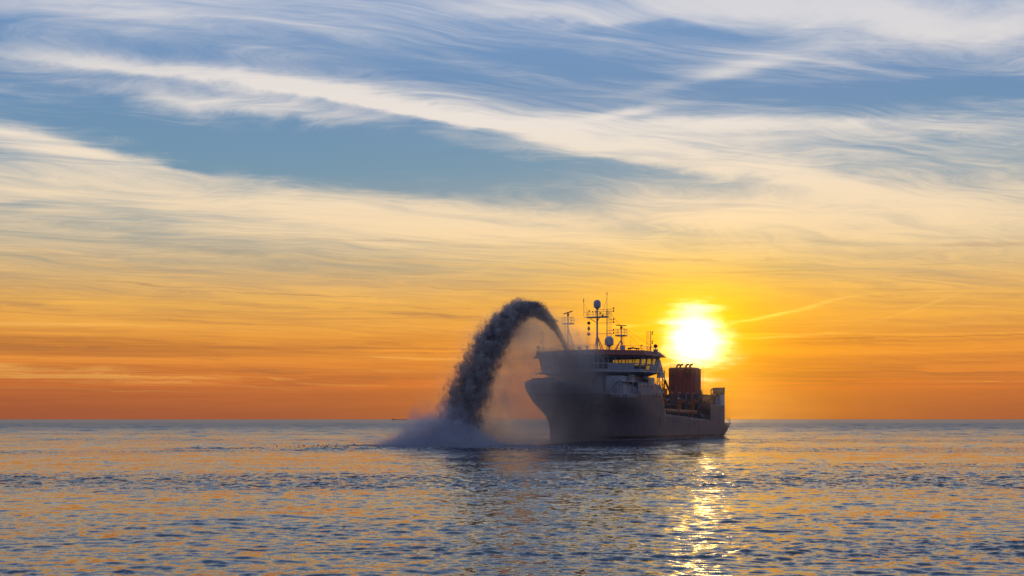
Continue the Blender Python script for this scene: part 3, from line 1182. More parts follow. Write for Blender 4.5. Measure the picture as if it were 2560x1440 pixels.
def lamp_parts():
    for z in (29.65, 29.05, 27.2, 26.55, 24.75, 24.1):
        one('navigation_lamp', M_DARK, mast, lambda bm: lathe(bm, [(0.08, -0.05), (0.15, 0.0), (0.15, 0.32), (0.08, 0.38)], (30.5, 4.1, z), 8))
lamp_parts()
one('whip_antenna', M_MAST, mast, lambda bm: (tube(bm, (30.5, -3.35, 27.95), (30.5, -3.4, 31.7), 0.045, seg=5), tube(bm, (30.5, -3.4, 31.5), (30.5, -3.42, 32.3), 0.10, 0.07, seg=6), tube(bm, (30.5, -3.35, 31.1), (30.5, -2.2, 29.2), 0.025, seg=4)))
one('whip_antenna', M_MAST, mast, lambda bm: (tube(bm, (30.5, 2.45, 29.6), (30.5, 2.45, 33.0), 0.045, seg=5), tube(bm, (30.5, 2.45, 32.9), (30.5, 2.45, 33.55), 0.10, 0.06, seg=6), tube(bm, (30.5, 2.45, 32.2), (30.5, 1.5, 29.2), 0.025, seg=4)))
one('ladder', M_MAST, mast, lambda bm: ladder(bm, (30.6, 3.1, 20.0), (30.6, 3.1, 29.4), (0, 0.55, 0), cage=0.6))
one('horn', M_DARK, mast, lambda bm: (tube(bm, (30.5, 0.75, 28.05), (30.5, 0.75, 28.7), 0.04), lathe(bm, [(0.06, 0.0), (0.14, 0.15), (0.14, 0.45), (0.05, 0.6)], (30.5, 0.75, 28.5), 8)))
one('bracket', M_DARK, mast, lambda bm: (box(bm, (30.5, 1.35, 28.25), (0.3, 0.35, 0.3)), box(bm, (30.5, -1.1, 29.2), (0.15, 0.2, 0.3)), box(bm, (30.5, -2.0, 29.4), (0.15, 0.2, 0.35)), tube(bm, (30.5, -0.35, 28.9), (30.5, -0.35, 29.45), 0.09)))


def dome(c, r, h):
    u, v, z = c
    prof = [(0.16, -0.5), (0.3, -0.35), (r * 0.8, -0.02), (r * 0.93, 0.0), (r, h * 0.2), (r, h * 0.52)]
    for i in range(1, 9):
        t = i / 8 * math.pi / 2
        prof.append((r * math.cos(t) + 0.001, h * 0.52 + r * 0.95 * math.sin(t)))
    return prof


one('radome', M_DOME, mast, lambda bm: lathe(bm, dome((0, 0, 0), 0.82, 1.85), (30.5, 0, 30.15), 24), True)
sat = one('satellite_dome', M_DOME, ship, lambda bm: lathe(bm, dome((0, 0, 0), 1.02, 2.0), (33.0, 4.15, 21.35), 24), True)
one('pedestal', M_MAST, sat, lambda bm: tube(bm, (33.0, 4.15, RT), (33.0, 4.15, 21.0), 0.17, seg=10))


def radar_mast(u, v, zp, ztop, hw, legs, name, tilt, slen, ladder_side):
    m = one(name, M_MAST, ship, lambda bm: (tube(bm, (u, v, RT), (u, v, ztop), 0.22 if name == 'radar_mast' and legs[0][1] > 0 else 0.14, 0.14, seg=8),
                                            [tube(bm, (u, v, zp - 1.0), (u + du, v + dv, RT), 0.085, seg=5) for du, dv in legs],
                                            tube(bm, (u, v, (RT + zp) / 2 - 1.1), (u + legs[0][0] * 0.62, v + legs[0][1] * 0.62, (RT + zp) / 2 - 1.1), 0.07, seg=5)))
    one('platform', M_MAST, m, lambda bm: platform(bm, (u, v, zp), hw * 0.9, hw, 1.3))
    one('radar_scanner', M_DARK, m, lambda bm: (lathe(bm, [(0.12, -0.75), (0.26, -0.6), (0.26, -0.2), (0.1, -0.05)], (u, v, ztop + 0.6), 10),
                                                box(bm, (u, v, ztop + 0.68), (0.28, slen, 0.2), Matrix.Rotation(tilt, 3, 'X'))))
    one('ladder', M_MAST, m, lambda bm: ladder(bm, (u, v + ladder_side, RT), (u, v + ladder_side, zp - 0.2), (0, 0.35 * (1 if ladder_side > 0 else -1), 0), cage=0.55))
    return m


radar_mast(36.0, -4.68, 26.4, 28.1, 1.1, [(0.3, 2.15), (-2.0, 0.55)], 'radar_mast', 0.24, 2.3, -0.35)
radar_mast(30.0, 5.75, 23.7, 25.2, 1.08, [(0.2, -1.8), (1.2, -0.9), (-1.4, 0.3)], 'radar_mast', -0.09, 2.6, 0.4)


def light_mast(u, v, side, z1):
    m = one('light_mast', M_MAST, ship, lambda bm: (tube(bm, (u, v, 19.0), (u, v, z1), 0.13, 0.09, seg=8), tube(bm, (u, v, z1 - 3.3), (u, v + (1.0 if side < 0 else -0.8), RT - 0.4), 0.06, seg=5)))
    for dz in (-0.3, -0.75, -2.4, -2.85):
        one('navigation_lamp', M_DARK, m, lambda bm: (tube(bm, (u, v, z1 + dz - 0.1), (u, v + side * 0.35, z1 + dz), 0.05, seg=5), lathe(bm, [(0.06, -0.08), (0.14, -0.02), (0.14, 0.2), (0.06, 0.26)], (u, v + side * 0.42, z1 + dz), 8)))
    one('ladder', M_MAST, m, lambda bm: ladder(bm, (u, v - side * 0.35, 19.7), (u, v - side * 0.35, z1), (0, -side * 0.4, 0), cage=0.5))
    return m


light_mast(35.0, -11.7, -1, 24.9)
light_mast(27.0, 11.7, 1, 24.6)


def searchlight(u, v, z):
    b = one('searchlight', M_DARK, ship, lambda bm: lathe(bm, [(0.18, -0.4), (0.36, -0.3), (0.4, 0.3), (0.36, 0.34)], (u, v, z), 14, 'X'))
    one('pedestal', M_MAST, b, lambda bm: (box2(bm, (u - 0.4, v - 0.4, z - 2.0), (u + 0.4, v + 0.4, z - 0.75)), tube(bm, (u, v, z - 0.8), (u, v, z - 0.3), 0.1)))
searchlight(36.0, -12.2, 21.1)
searchlight(27.0, 12.9, 21.2)

one('vent_cowl', M_MAST, ship, lambda bm: (tube(bm, (36, 0.1, RT), (36, 0.1, 20.9), 0.22, seg=10), lathe(bm, [(0.5, 0.0), (0.5, 0.12), (0.2, 0.28)], (36, 0.1, 20.85), 12)))
one('roof_locker', M_WHITE, ship, lambda bm: box2(bm, (32.6, 7.0, RT), (33.4, 7.85, 21.2)))
one('roof_locker', M_WHITE, ship, lambda bm: hexa(bm, [(36.8, -1.6, RT), (36.8, -0.5, RT), (37.4, -0.5, RT), (37.4, -1.6, RT), (36.8, -1.6, 20.9), (36.8, -1.4, 20.9), (37.4, -1.4, 20.9), (37.4, -1.6, 20.9)]))
for c, t in (((33.0, 9.4, 20.5), 0.15), ((29.5, 9.3, 20.6), -0.2)):
    one('spotlight', M_DARK, ship, lambda bm: (box(bm, c, (0.4, 1.3, 0.32), Matrix.Rotation(t, 3, 'X')), tube(bm, (c[0], c[1], RT), (c[0], c[1], c[2]), 0.06)))
one('aerial', M_DARK, ship, lambda bm: (tube(bm, (28.0, 9.9, RT), (28.0, 9.9, 21.5), 0.05), lathe(bm, [(0.12, 0), (0.32, 0.08), (0.1, 0.2)], (28.0, 9.9, 21.3), 10), tube(bm, (29.5, 7.8, RT), (29.5, 7.8, 22.6), 0.03), tube(bm, (27.5, 10.9, RT), (27.5, 10.9, 24.4), 0.025)))
one('aerial', M_DARK, ship, lambda bm: (tube(bm, (36.0, -9.0, RT), (36.0, -9.0, 23.4), 0.035), tube(bm, (36.0, -9.4, RT), (36.0, -9.4, 21.0), 0.04), tube(bm, (36.0, -8.3, RT), (36.0, -8.3, 20.9), 0.04), box2(bm, (35.2, -9.3, RT), (36.2, -7.2, 20.05))))
one('halyard', M_MAST, ship, lambda bm: (tube(bm, (31.0, -1.87, 28.0), (31.0, -1.87, 23.2), 0.012, seg=3), tube(bm, (31.0, -1.87, 23.2), (35.5, -3.4, RT), 0.012, seg=3), tube(bm, (30.5, 0.0, 27.0), (33.5, -2.0, RT), 0.012, seg=3)))


# ---- day shapes: three signals hung on the halyard, things of their own
def day_shape(name, z, prof, label):
    bm = bmesh.new()
    lathe(bm, prof, (0, 0, 0), 20)
    o = obj(name, bm, M_BLACK, None, name == 'signal_ball')
    o.matrix_world = Matrix.Translation(ship.location) @ Matrix.Rotation(ship.rotation_euler.z, 4, 'Z') @ Matrix.Translation((31.0, -1.87, z))
    tag(o, label, 'day shape', 'restricted manoeuvre signals on the halyard')


ball = [(0.38 * math.sin(t) + 0.001, -0.38 * math.cos(t)) for t in np.linspace(0, math.pi, 13)]
day_shape('signal_ball', 26.6, ball, 'upper black signal ball hanging above the diamond by the main mast')
day_shape('signal_diamond', 25.35, [(0.001, -0.68), (0.37, 0.0), (0.001, 0.68)], 'black diamond signal hanging between two balls by the main mast')
day_shape('signal_ball', 24.1, ball, 'lower black signal ball hanging below the diamond by the main mast')


# ---- midships and aft
def hopper(bm):
    box2(bm, (-9.5, -7.0, 3.4), (16.0, 7.0, 8.0))
hop = one('hopper_coaming', M_DARK, ship, hopper)
for u in np.arange(-8.5, 16, 2.2):
    one('stiffener', M_DARK, hop, lambda bm: box2(bm, (u - 0.1, 6.98, 3.45), (u + 0.1, 7.4, 7.9)))
rail('railing', [(-9.0, 6.9, 8.0), (15.8, 6.9, 8.0)], 1.1, 1.8)


def suction(bm):
    polytube(bm, [(15.0, 9.0, 6.8), (-8.0, 9.0, 6.4)], 0.5, 14)
    for u in (12.0, 4.0, -4.0):
        lathe(bm, [(0.68, -0.12), (0.68, 0.12)], (u, 9.0, 6.6), 14, 'X')
pipe = one('suction_pipe', M_ORANGE, ship, suction, True)
one('drag_head', M_DARK, pipe, lambda bm: hexa(bm, [(-8, 8.2, 5.9), (-8, 9.8, 5.9), (-11.0, 10.2, 4.4), (-11.0, 7.8, 4.4), (-8, 8.2, 6.9), (-8, 9.8, 6.9), (-10.5, 10.2, 6.2), (-10.5, 7.8, 6.2)]))
for u in (13.0, 2.0, -7.0):
    gm = one('gantry', M_ORANGE, ship, lambda bm: (
        hexa(bm, [(u - 0.35, 7.4, 3.4), (u + 0.35, 7.4, 3.4), (u + 0.35, 8.2, 3.4), (u - 0.35, 8.2, 3.4), (u - 0.3, 8.3, 9.6), (u + 0.3, 8.3, 9.6), (u + 0.3, 9.1, 9.6), (u - 0.3, 9.1, 9.6)]),
        tube(bm, (u, 8.7, 9.4), (u, 10.4, 9.0), 0.22), tube(bm, (u, 7.5, 8.0), (u, 10.2, 8.9), 0.12)))
    one('sheave', M_DARK, gm, lambda bm: lathe(bm, [(0.45, -0.12), (0.45, 0.12)], (u, 10.4, 8.9), 12, 'X'))
    one('hoist_wire', M_DARK, gm, lambda bm: tube(bm, (u, 10.4, 8.8), (u, 9.0, 6.8), 0.04, seg=4))


def crane(bm):
    tube(bm, (9.0, 7.2, 8.0), (9.0, 7.2, 10.6), 0.6, 0.5, seg=10)
    box2(bm, (8.2, 6.4, 10.4), (9.9, 8.0, 12.0))
crn = one('deck_crane', M_ORANGE, ship, crane)
one('boom', M_ORANGE, crn, lambda bm: (tube(bm, (9.8, 8.0, 14.0), (4.6, 8.0, 9.4), 0.30, 0.20, seg=6), tube(bm, (9.2, 7.4, 11.8), (9.8, 8.0, 14.0), 0.16)))


def lattice(bm):
    base, top = 8.0, 16.6
    cs = [(1.6, 2.6), (1.6, 4.0), (0.2, 4.0), (0.2, 2.6)]
    for c in cs:
        tube(bm, (c[0], c[1], base), (c[0], c[1], top), 0.09, seg=5)
    k = 5
    for i in range(k):
        z0, z1 = base + (top - base) * i / k, base + (top - base) * (i + 1) / k
        for j in range(4):
            a, b = cs[j], cs[(j + 1) % 4]
            if i % 2: a, b = b, a
            tube(bm, (a[0], a[1], z0), (b[0], b[1], z1), 0.06, seg=4)
            tube(bm, (a[0], a[1], z1), (b[0], b[1], z1), 0.06, seg=4)
one('lattice_tower', M_DARK, ship, lattice)


def casing(bm):
    prism(bm, [(-20.0, -3.2), (-20.0, 3.0), (-21.4, 3.6), (-25.5, 3.6), (-25.5, -3.6), (-21.0, -3.6)], 8.6, 17.75)
    prism(bm, [(-20.0, -3.2), (-20.0, 3.0), (-21.4, 3.6), (-25.5, 3.6), (-25.5, -3.6), (-21.0, -3.6)], 17.75, 18.15, [(-20.2, -3.0), (-20.2, 2.6), (-21.4, 2.9), (-25.2, 2.9), (-25.2, -3.2), (-21.0, -3.2)])
cas = one('funnel_casing', M_RED, ship, casing)
for v in (-1.5, -0.6, 1.0, 2.1):
    one('exhaust_pipe', M_DARK, cas, lambda bm: polytube(bm, [(-21.5, v, 18.0), (-21.5, v, 18.5), (-21.7, v + 0.15, 18.8), (-22.1, v + 0.5, 19.0)], 0.24, 10))
one('ladder', M_MAST, cas, lambda bm: ladder(bm, (-25.7, 3.75, 11.0), (-25.7, 3.75, 18.6), (0, 0.5, 0)))
for v in np.arange(-2.6, 3.0, 1.05):
    one('rib', M_RED, cas, lambda bm: box2(bm, (-20.02, v - 0.05, 8.7), (-19.88, v + 0.05, 17.55)))
for v, z in ((-1.9, 15.6), (1.6, 15.6), (-1.9, 12.2)):
    one('louvre', M_DARK, cas, lambda bm: [box2(bm, (-20.03, v - 0.4, z + k * 0.2), (-19.92, v + 0.4, z + k * 0.2 + 0.1)) for k in range(6)])
one('rim', M_RED, cas, lambda bm: prism(bm, [(-19.9, -3.3), (-19.9, 3.1), (-21.35, 3.72), (-25.6, 3.72), (-25.6, -3.7), (-20.95, -3.7)], 17.6, 17.72))
rail('railing', [(-20.3, -2.8, 18.1), (-20.3, 2.4, 18.1), (-25.0, 2.7, 18.1)], 0.9, 1.2)
one('casing_house', M_WHITE, ship, lambda bm: box2(bm, (-28.0, -7.0, 3.4), (-12.0, 6.0, 8.6)))


def aft_house(bm):
    box2(bm, (-30.5, -8.0, 3.4), (-11.2, 8.2, 11.0))
ah = one('aft_deckhouse', M_DECK, ship, aft_house)
for u in (-13.5, -16.0, -18.5):
    one('window', M_PORT, ah, lambda bm: box(bm, (u, 8.22, 9.4), (0.9, 0.06, 0.7)))
rail('railing', [(-11.4, 8.0, 11.0), (-23.0, 8.0, 11.0)], 1.15, 1.8)
one('winch_house', M_ORANGE, ship, lambda bm: (box2(bm, (-15.6, 6.0, 11.0), (-13.4, 7.8, 11.5)), box2(bm, (-15.3, 6.2, 11.7), (-13.7, 7.6, 12.3)), box2(bm, (-16.8, 6.6, 11.0), (-16.1, 7.2, 11.9))))
one('hose_reel', M_DARK, ship, lambda bm: polytube(bm, [(-22.0 + 0.85 * math.cos(t), 8.0, 11.75 + 0.75 * math.sin(t)) for t in np.linspace(0, 2 * math.pi, 19)], 0.16, 6))
one('stern_post', M_WHITE, ship, lambda bm: hexa(bm, [(-20.4, 9.6, 3.5), (-23.4, 9.6, 3.5), (-23.4, 10.9, 3.5), (-20.4, 10.9, 3.5), (-20.4, 9.6, 11.0), (-23.4, 9.6, 11.0), (-23.4, 10.9, 11.0), (-20.4, 10.9, 11.0)]))
one('exhaust_stack', M_DARK, ship, lambda bm: hexa(bm, [(-19.2, 9.2, 11.0), (-23.4, 9.2, 11.0), (-23.4, 10.9, 11.0), (-19.2, 10.9, 11.0), (-19.2, 9.2, 12.75), (-23.5, 9.2, 12.9), (-23.5, 10.95, 12.9), (-19.2, 10.95, 12.75)]))
one('deck_pipe', M_ORANGE, ship, lambda bm: (polytube(bm, [(2.0, 5.5, 8.4), (-10.0, 6.2, 8.5), (-18.0, 8.8, 10.2)], 0.42, 12)), True)
one('bollard', M_DARK, ship, lambda bm: [lathe(bm, [(0.28, 0), (0.24, 0.7), (0.34, 0.75), (0.34, 0.9)], (u, 10.0, 3.45), 10) for u in (-11.0, -12.0)])


# clutter of the working deck
for i, (u, v, h, r) in enumerate(((14.6, 4.5, 10.4, 0.35), (11.5, 6.0, 9.4, 0.28), (6.6, 5.6, 9.9, 0.3), (3.6, 6.3, 9.2, 0.25), (-2.4, 6.0, 10.1, 0.32), (-6.0, 5.2, 9.6, 0.28))):
    one('ventilator', M_MAST if i % 2 else M_DARK, ship, lambda bm: (tube(bm, (u, v, 8.0), (u, v, h), r * 0.7, seg=8), lathe(bm, [(r, 0.0), (r * 1.5, 0.12), (r * 1.4, 0.35), (r * 0.4, 0.5)], (u, v, h), 10)))
for u in (15.2, 10.4, 5.2, 0.2, -5.0, -9.2):
    one('floodlight_post', M_MAST, ship, lambda bm: (tube(bm, (u, 7.6, 3.4), (u, 7.6, 11.2), 0.07, seg=5), box(bm, (u, 7.9, 11.2), (0.5, 0.35, 0.25))))
for z, r in ((8.6, 0.16), (9.0, 0.11), (5.4, 0.2), (4.7, 0.14)):
    one('service_pipe', M_DARK, ship, lambda bm: polytube(bm, [(18.5, 7.7, z), (6.0, 7.75, z + 0.1), (-9.0, 7.7, z - 0.1)], r, 7))
for u in (14.0, 8.0, -1.0, -6.5):
    one('winch', M_ORANGE, ship, lambda bm: (box2(bm, (u - 0.9, 8.6, 3.45), (u + 0.9, 9.9, 3.8)), lathe(bm, [(0.75, -0.7), (0.75, -0.6), (0.4, -0.58), (0.4, 0.58), (0.75, 0.6), (0.75, 0.7)], (u, 9.2, 4.5), 12, 'X')))
one('ladder', M_MAST, ship, lambda bm: ladder(bm, (18.95, 8.0, 3.5), (18.95, 8.0, 12.0), (0, 0.5, 0), cage=0.0))
one('ladder', M_MAST, ship, lambda bm: ladder(bm, (-11.05, 6.5, 3.5), (-11.05, 6.5, 11.0), (0, 0.5, 0)))
rail('railing', edge_pts(19.6, 32.4, 5, 1, 0.25), 0.9, 1.6)
rail('railing', edge_pts(-23.0, -13.4, 3, 1, 0.25), 0.9, 1.6)
rail('railing', [(16.0, -6.8, 8.0), (16.0, 6.8, 8.0)], 1.1, 1.6)
for p0, p1 in (((30.5, 0.0, 29.5), (-20.5, 0.0, 18.6)), ((30.5, 2.45, 29.5), (1.0, 3.4, 16.6)), ((9.8, 8.0, 14.0), (1.2, 3.6, 16.4))):
    one('stay_wire', M_DARK, ship, lambda bm: tube(bm, p0, p1, 0.025, seg=4))
for v in (-5.5, 5.0):
    one('life_buoy', M_ORANGE, ship, lambda bm: polytube(bm, [(43.0, v + 0.38 * math.cos(t), 15.9 + 0.38 * math.sin(t)) for t in np.linspace(0, 2 * math.pi, 13)], 0.08, 6))
rail('railing', [(p[0], p[1], 15.38) for p in grow(BASE, 0.7, 1.5)[:]] , 1.0, 1.5, 2, None, 0.025)


# ---- far vessel on the horizon
def far_vessel():
    e = bpy.data.objects.new('cargo_vessel', None)
    C.objects.link(e)
    e.location = (-640.0, 8000.0, -0.5)
    tag(e, 'tiny low cargo vessel faint on the horizon left of the sand jet', 'ship')
    m = paint('far_hull', (0.30, 0.23, 0.22), 0.6, 0.1)  # paint lightened to stand in for haze over the distance
    one('hull', m, e, lambda bm: hexa(bm, [(-38, -8, 0), (44, -8, 0), (44, 8, 0), (-38, 8, 0), (-44, -9, 3.6), (50, -9, 3.2), (50, 9, 3.2), (-44, 9, 3.6)]))
    one('deckhouse', m, e, lambda bm: box2(bm, (-42, -7, 3), (-30, 7, 6.5)))
far_vessel()


# ------------------------------------------------------------------ the sand jet, its splash and the drifting spray
JET0 = Vector((13.6, 304.9, 0.0))
JET_DIR = math.atan2(-60.0, -22.23)
JL = 64.0


def jet_z(s):
    return 15.6 + 50.9 * s - 57.4 * s * s - 3.64 * s ** 3


def jet_slope(s):
    return (50.9 - 114.8 * s - 10.92 * s * s) / JL


def octas(P, size, axis, stretch, rng):
    """many small ragged lumps as one mesh: centre, size, direction of stretch"""
    k = len(P)
    a = axis / np.linalg.norm(axis, axis=1, keepdims=True)
    h = rng.normal(size=(k, 3))
    b = np.cross(a, h); b /= np.linalg.norm(b, axis=1, keepdims=True)
    c = np.cross(a, b)
    j = lambda: (0.6 + 0.8 * rng.rand(k, 1)) * size[:, None]
    vs = np.stack([P + a * j() * stretch[:, None], P - a * j() * stretch[:, None], P + b * j(), P - b * j(), P + c * j(), P - c * j()], 1)
    base = np.arange(k)[:, None, None] * 6
    tri = np.array([[0, 2, 4], [2, 1, 4], [1, 3, 4], [3, 0, 4], [2, 0, 5], [1, 2, 5], [3, 1, 5], [0, 3, 5]])
    return vs.reshape(-1, 3), (tri[None] + base).reshape(-1, 3)


def slurry_material():
    m, n, out = material('wet_sand')
    tc = n.node('ShaderNodeTexCoord')
    p = V(n, tc.outputs['Object'])
    a = n.noise(p, 0.5, 5, 0.6)
    bs = n.node('ShaderNodeBsdfPrincipled')
    n.link(n.mix(n.smooth(a, 0.35, 0.65), (0.11, 0.095, 0.088), (0.36, 0.33, 0.32)), bs.inputs['Base Color'])
    bs.inputs['Roughness'].default_value = 0.55
    n.t.links.new(bs.outputs[0], out.inputs['Surface'])
    return m


def foam_material():
    m, n, out = material('spray_water')
    bs = n.node('ShaderNodeBsdfPrincipled')
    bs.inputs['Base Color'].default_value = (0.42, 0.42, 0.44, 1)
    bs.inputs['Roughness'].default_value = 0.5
    n.t.links.new(bs.outputs[0], out.inputs['Surface'])
    return m


def place_jet(o):
    o.location = JET0
    o.rotation_euler = (0, 0, JET_DIR)


def build_jet():
    rng = np.random.RandomState(11)
    P, SZ, AX, ST = [], [], [], []

    def emit(s, dp, y, size, stretch):
        sl = jet_slope(s)
        nrm = np.sqrt(1 + sl * sl)
        P.append(np.stack([s * JL - sl / nrm * dp, y, jet_z(s) + dp / nrm], 1))
        AX.append(np.stack([1 / nrm, 0.15 * rng.normal(size=len(s)), sl / nrm], 1))
        SZ.append(size)
        ST.append(stretch)
    rad = lambda s: 0.42 + 4.3 * np.clip(s, 0, 2) ** 1.25
    # solid stream leaving the nozzle, fraying as it climbs
    k = 15000
    s = rng.rand(k) ** 0.8 * 0.42
    rr = rad(s) * 0.55 * np.sqrt(rng.rand(k)) * (0.55 + 0.75 * rng.rand(k))
    th = rng.rand(k) * 6.283
    emit(s, rr * np.cos(th) + 0.15 * rad(s), rr * np.sin(th), 0.025 + 0.04 * rng.rand(k), 2.0 + 5.0 * rng.rand(k))
    # tearing into lumps: clusters, denser along the outer edge of the arc
    for i in range(1500):
        cs = 0.20 + 0.87 * rng.rand() ** 0.9
        r = rad(cs)
        q = min(2.0, abs(rng.normal()))
        dp0 = r * (0.62 - 0.62 * q)
        y0 = rng.normal() * r * 0.36
        sig = r * (0.035 + 0.10 * rng.rand())
        c = int(28 + 50 * rng.rand())
        ss = cs + rng.normal(size=c) * sig * 1.6 / JL
        drag = np.abs(rng.normal(size=c)) * sig * 0.8
        emit(ss, dp0 + rng.normal(size=c) * sig - drag * (cs > 0.5), y0 + rng.normal(size=c) * sig, 0.016 + 0.050 * rng.rand(c) ** 2.2, 1.2 + 3.2 * rng.rand(c))
    # fine rain shed on the inner side
    k = 16000
    s = 0.35 + 0.68 * rng.rand(k)
    r = rad(s)
    emit(s, r * 0.45 - r * 1.15 * rng.rand(k) ** 0.7, rng.normal(size=k) * r * 0.45, 0.018 + 0.03 * rng.rand(k), 1.0 + 2.0 * rng.rand(k))
    P, SZ, AX, ST = np.vstack(P), np.concatenate(SZ), np.vstack(AX), np.concatenate(ST)
    ok = P[:, 2] > 0.1
    v, f = octas(P[ok], SZ[ok], AX[ok], ST[ok], rng)
    o = bpy.data.objects.new('sand_jet', mesh_np('sand_jet', v, f, slurry_material()))
    C.objects.link(o)
    place_jet(o)
    tag(o, 'dark jet of sand and water arcing from the bow into the sea', 'sand jet', kind='stuff')

    # splash droplets thrown up where the jet lands
    k = 14000
    th = rng.rand(k) * 6.283
    rr = np.abs(rng.normal(size=k)) * 4.6
    hh = np.abs(rng.normal(size=k)) * 2.0 * np.exp(-(rr / 7.0) ** 2)
    Pp = np.stack([68.0 + rr * np.cos(th), -1.0 + rr * np.sin(th), 0.15 + hh], 1)
    ax = np.stack([rng.normal(size=k) * 0.3, rng.normal(size=k) * 0.3, np.ones(k)], 1)
    v, f = octas(Pp, 0.025 + 0.05 * rng.rand(k) ** 2, ax, 1.0 + 1.5 * rng.rand(k), rng)
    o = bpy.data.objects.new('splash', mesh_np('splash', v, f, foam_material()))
    C.objects.link(o)
    place_jet(o)
    tag(o, 'splash of water thrown up where the sand jet meets the sea', 'splash', kind='stuff')


build_jet()


def build_foam():
    """broken water: a ring of froth round the splash and a thin line of foam along the ship's side"""
    rng = np.random.RandomState(23)
    foam = foam_material()
    k = 9000
    th = rng.rand(k) * 6.283
    rr = 3.0 + np.abs(rng.normal(size=k)) * 5.5 + rng.rand(k) * 3.0 * (np.sin(th * 5) > 0)
    P = np.stack([69.5 + rr * np.cos(th), -1.0 + rr * 1.5 * np.sin(th), 0.03 + 0.06 * np.abs(rng.normal(size=k))], 1)
    ax = np.stack([rng.normal(size=k), rng.normal(size=k), 0.1 * rng.normal(size=k)], 1)
    v, f = octas(P, 0.03 + 0.08 * rng.rand(k) ** 2, ax, 1.5 + 3.0 * rng.rand(k), rng)
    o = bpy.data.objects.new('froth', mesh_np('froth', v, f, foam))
    C.objects.link(o)
    place_jet(o)
    tag(o, 'froth scattered on the water around the splash', 'froth', kind='stuff')
    k = 7000
    u = -35 + 90 * rng.rand(k)
    side = np.where(rng.rand(k) < 0.7, 1, -1)
    b = np.array([half_breadth(min(q, 53.8), 0.1) for q in u])
    patch = 0.5 + 0.5 * np.sin(u * 0.45) * np.sin(u * 0.17 + 1.0)
    off = np.abs(rng.normal(size=k)) * (0.15 + 0.55 * patch)
    P = np.stack([u, side * (b + off), 0.06 + 0.10 * np.abs(rng.normal(size=k)) * patch], 1)
    ax = np.stack([np.ones(k), 0.2 * rng.normal(size=k), 0.1 * rng.normal(size=k)], 1)
    v, f = octas(P, 0.03 + 0.06 * rng.rand(k) ** 2, ax, 1.5 + 3.0 * rng.rand(k), rng)
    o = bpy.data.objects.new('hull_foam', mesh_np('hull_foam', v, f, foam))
    C.objects.link(o)
    o.location = ship.location
    o.rotation_euler = ship.rotation_euler
    tag(o, "thin broken line of foam along the dredger's waterline", 'foam', kind='stuff')


build_foam()


def mist_material(name, fn, col, aniso, step):
    m, n, out = material(name)
    tc = n.node('ShaderNodeTexCoord')
    p = V(n, tc.outputs['Object'])
    dens = fn(n, p, *n.sep(p))
    pv = n.node('ShaderNodeVolumePrincipled')
    pv.inputs['Color'].default_value = col + (1,)
    pv.inputs['Anisotropy'].default_value = aniso
    n.link(dens, pv.inputs['Density'])
    n.t.links.new(pv.outputs[0], out.inputs['Volume'])
    m.cycles.volume_step_rate = step
    return m


def spray_density(n, p, x, y, z):
    s = x / JL
    pz = 15.6 + s * 50.9 - s * s * 57.4 - s * s * s * 3.64
    sl = (50.9 - s * 114.8 - s * s * 10.92) / JL
    dp = (z - pz) / n.math('SQRT', sl * sl + 1.0)
    nz = n.noise(p, 0.16, 5, 0.62, 0.5)
    nz2 = n.noise(n.xyz(x * 0.5, y * 0.5, z * 0.22), 1.0, 4, 0.6)
    wisp = n.smooth(nz * 0.6 + nz2 * 0.4, 0.36, 0.68)
    # fine spray sinking from the arc
    below = n.smooth(dp, 1.2, -1.5)
    fall = n.exp(n.math('MINIMUM', dp, 0.0) / 9.0)
    yy = (y - (15.0 - z) * 0.10) / 4.5
    veil = below * fall * n.exp(0.0 - yy * yy) * n.smooth(s, -0.08, 0.2) * n.smooth(s, 1.12, 0.9) * 0.22
    low = n.exp(0.0 - z / 5.0) * n.exp(0.0 - yy * yy * 0.6) * n.smooth(s, 0.2, 0.6) * n.smooth(s, 1.1, 0.95) * 0.20
    # heavier fall beside the bow, under the root of the jet
    a, b = (x - 6.0) / 8.0, (y - 3.0) / 3.8
    root = n.exp(0.0 - a * a - b * b) * n.smooth(dp, 1.5, -1.0) * 0.36
    return (veil + low + root) * (wisp * 1.25 + 0.12)


def jet_density(n, p, x, y, z):
    s = x / JL
    pz = 15.6 + s * 50.9 - s * s * 57.4 - s * s * s * 3.64
    sl = (50.9 - s * 114.8 - s * s * 10.92) / JL
    dp = (z - pz) / n.math('SQRT', sl * sl + 1.0)
    sc = n.math('MAXIMUM', s, 0.0)
    r = n.math('POWER', sc, 1.15) * 4.3 + 0.42
    along = n.math('ARCTAN2', sl, 1.0)
    w1 = n.noise(p, 0.55, 5, 0.62, 0.3)
    w2 = n.noise(p, 1.7, 4, 0.6, 0.2)
    d2 = dp - r * 0.12
    up = n.math('MAXIMUM', d2, 0.0) / (r * 0.66)
    dn = n.math('MINIMUM', d2, 0.0) / (r * 0.95)
    w = y / (r * 0.75)
    rho = n.math('SQRT', up * up + dn * dn + w * w)
    w3 = n.noise(n.xyz(x * 1.3 + z * 0.45, y * 1.3, z * 0.28), 1.0, 4, 0.6)
    lumps = (w1 - 0.5) * 3.0 + (w2 - 0.5) * 1.7 + (w3 - 0.5) * 2.2 * n.smooth(s, 0.3, 0.7)
    edge = n.smooth(rho - lumps * n.smooth(s, 0.05, 0.4, 0.25, 1.0), 1.02, 0.35)
    return edge * n.smooth(s, 1.10, 1.0) * n.smooth(s, 0.0, 0.55, 2.6, 1.0)


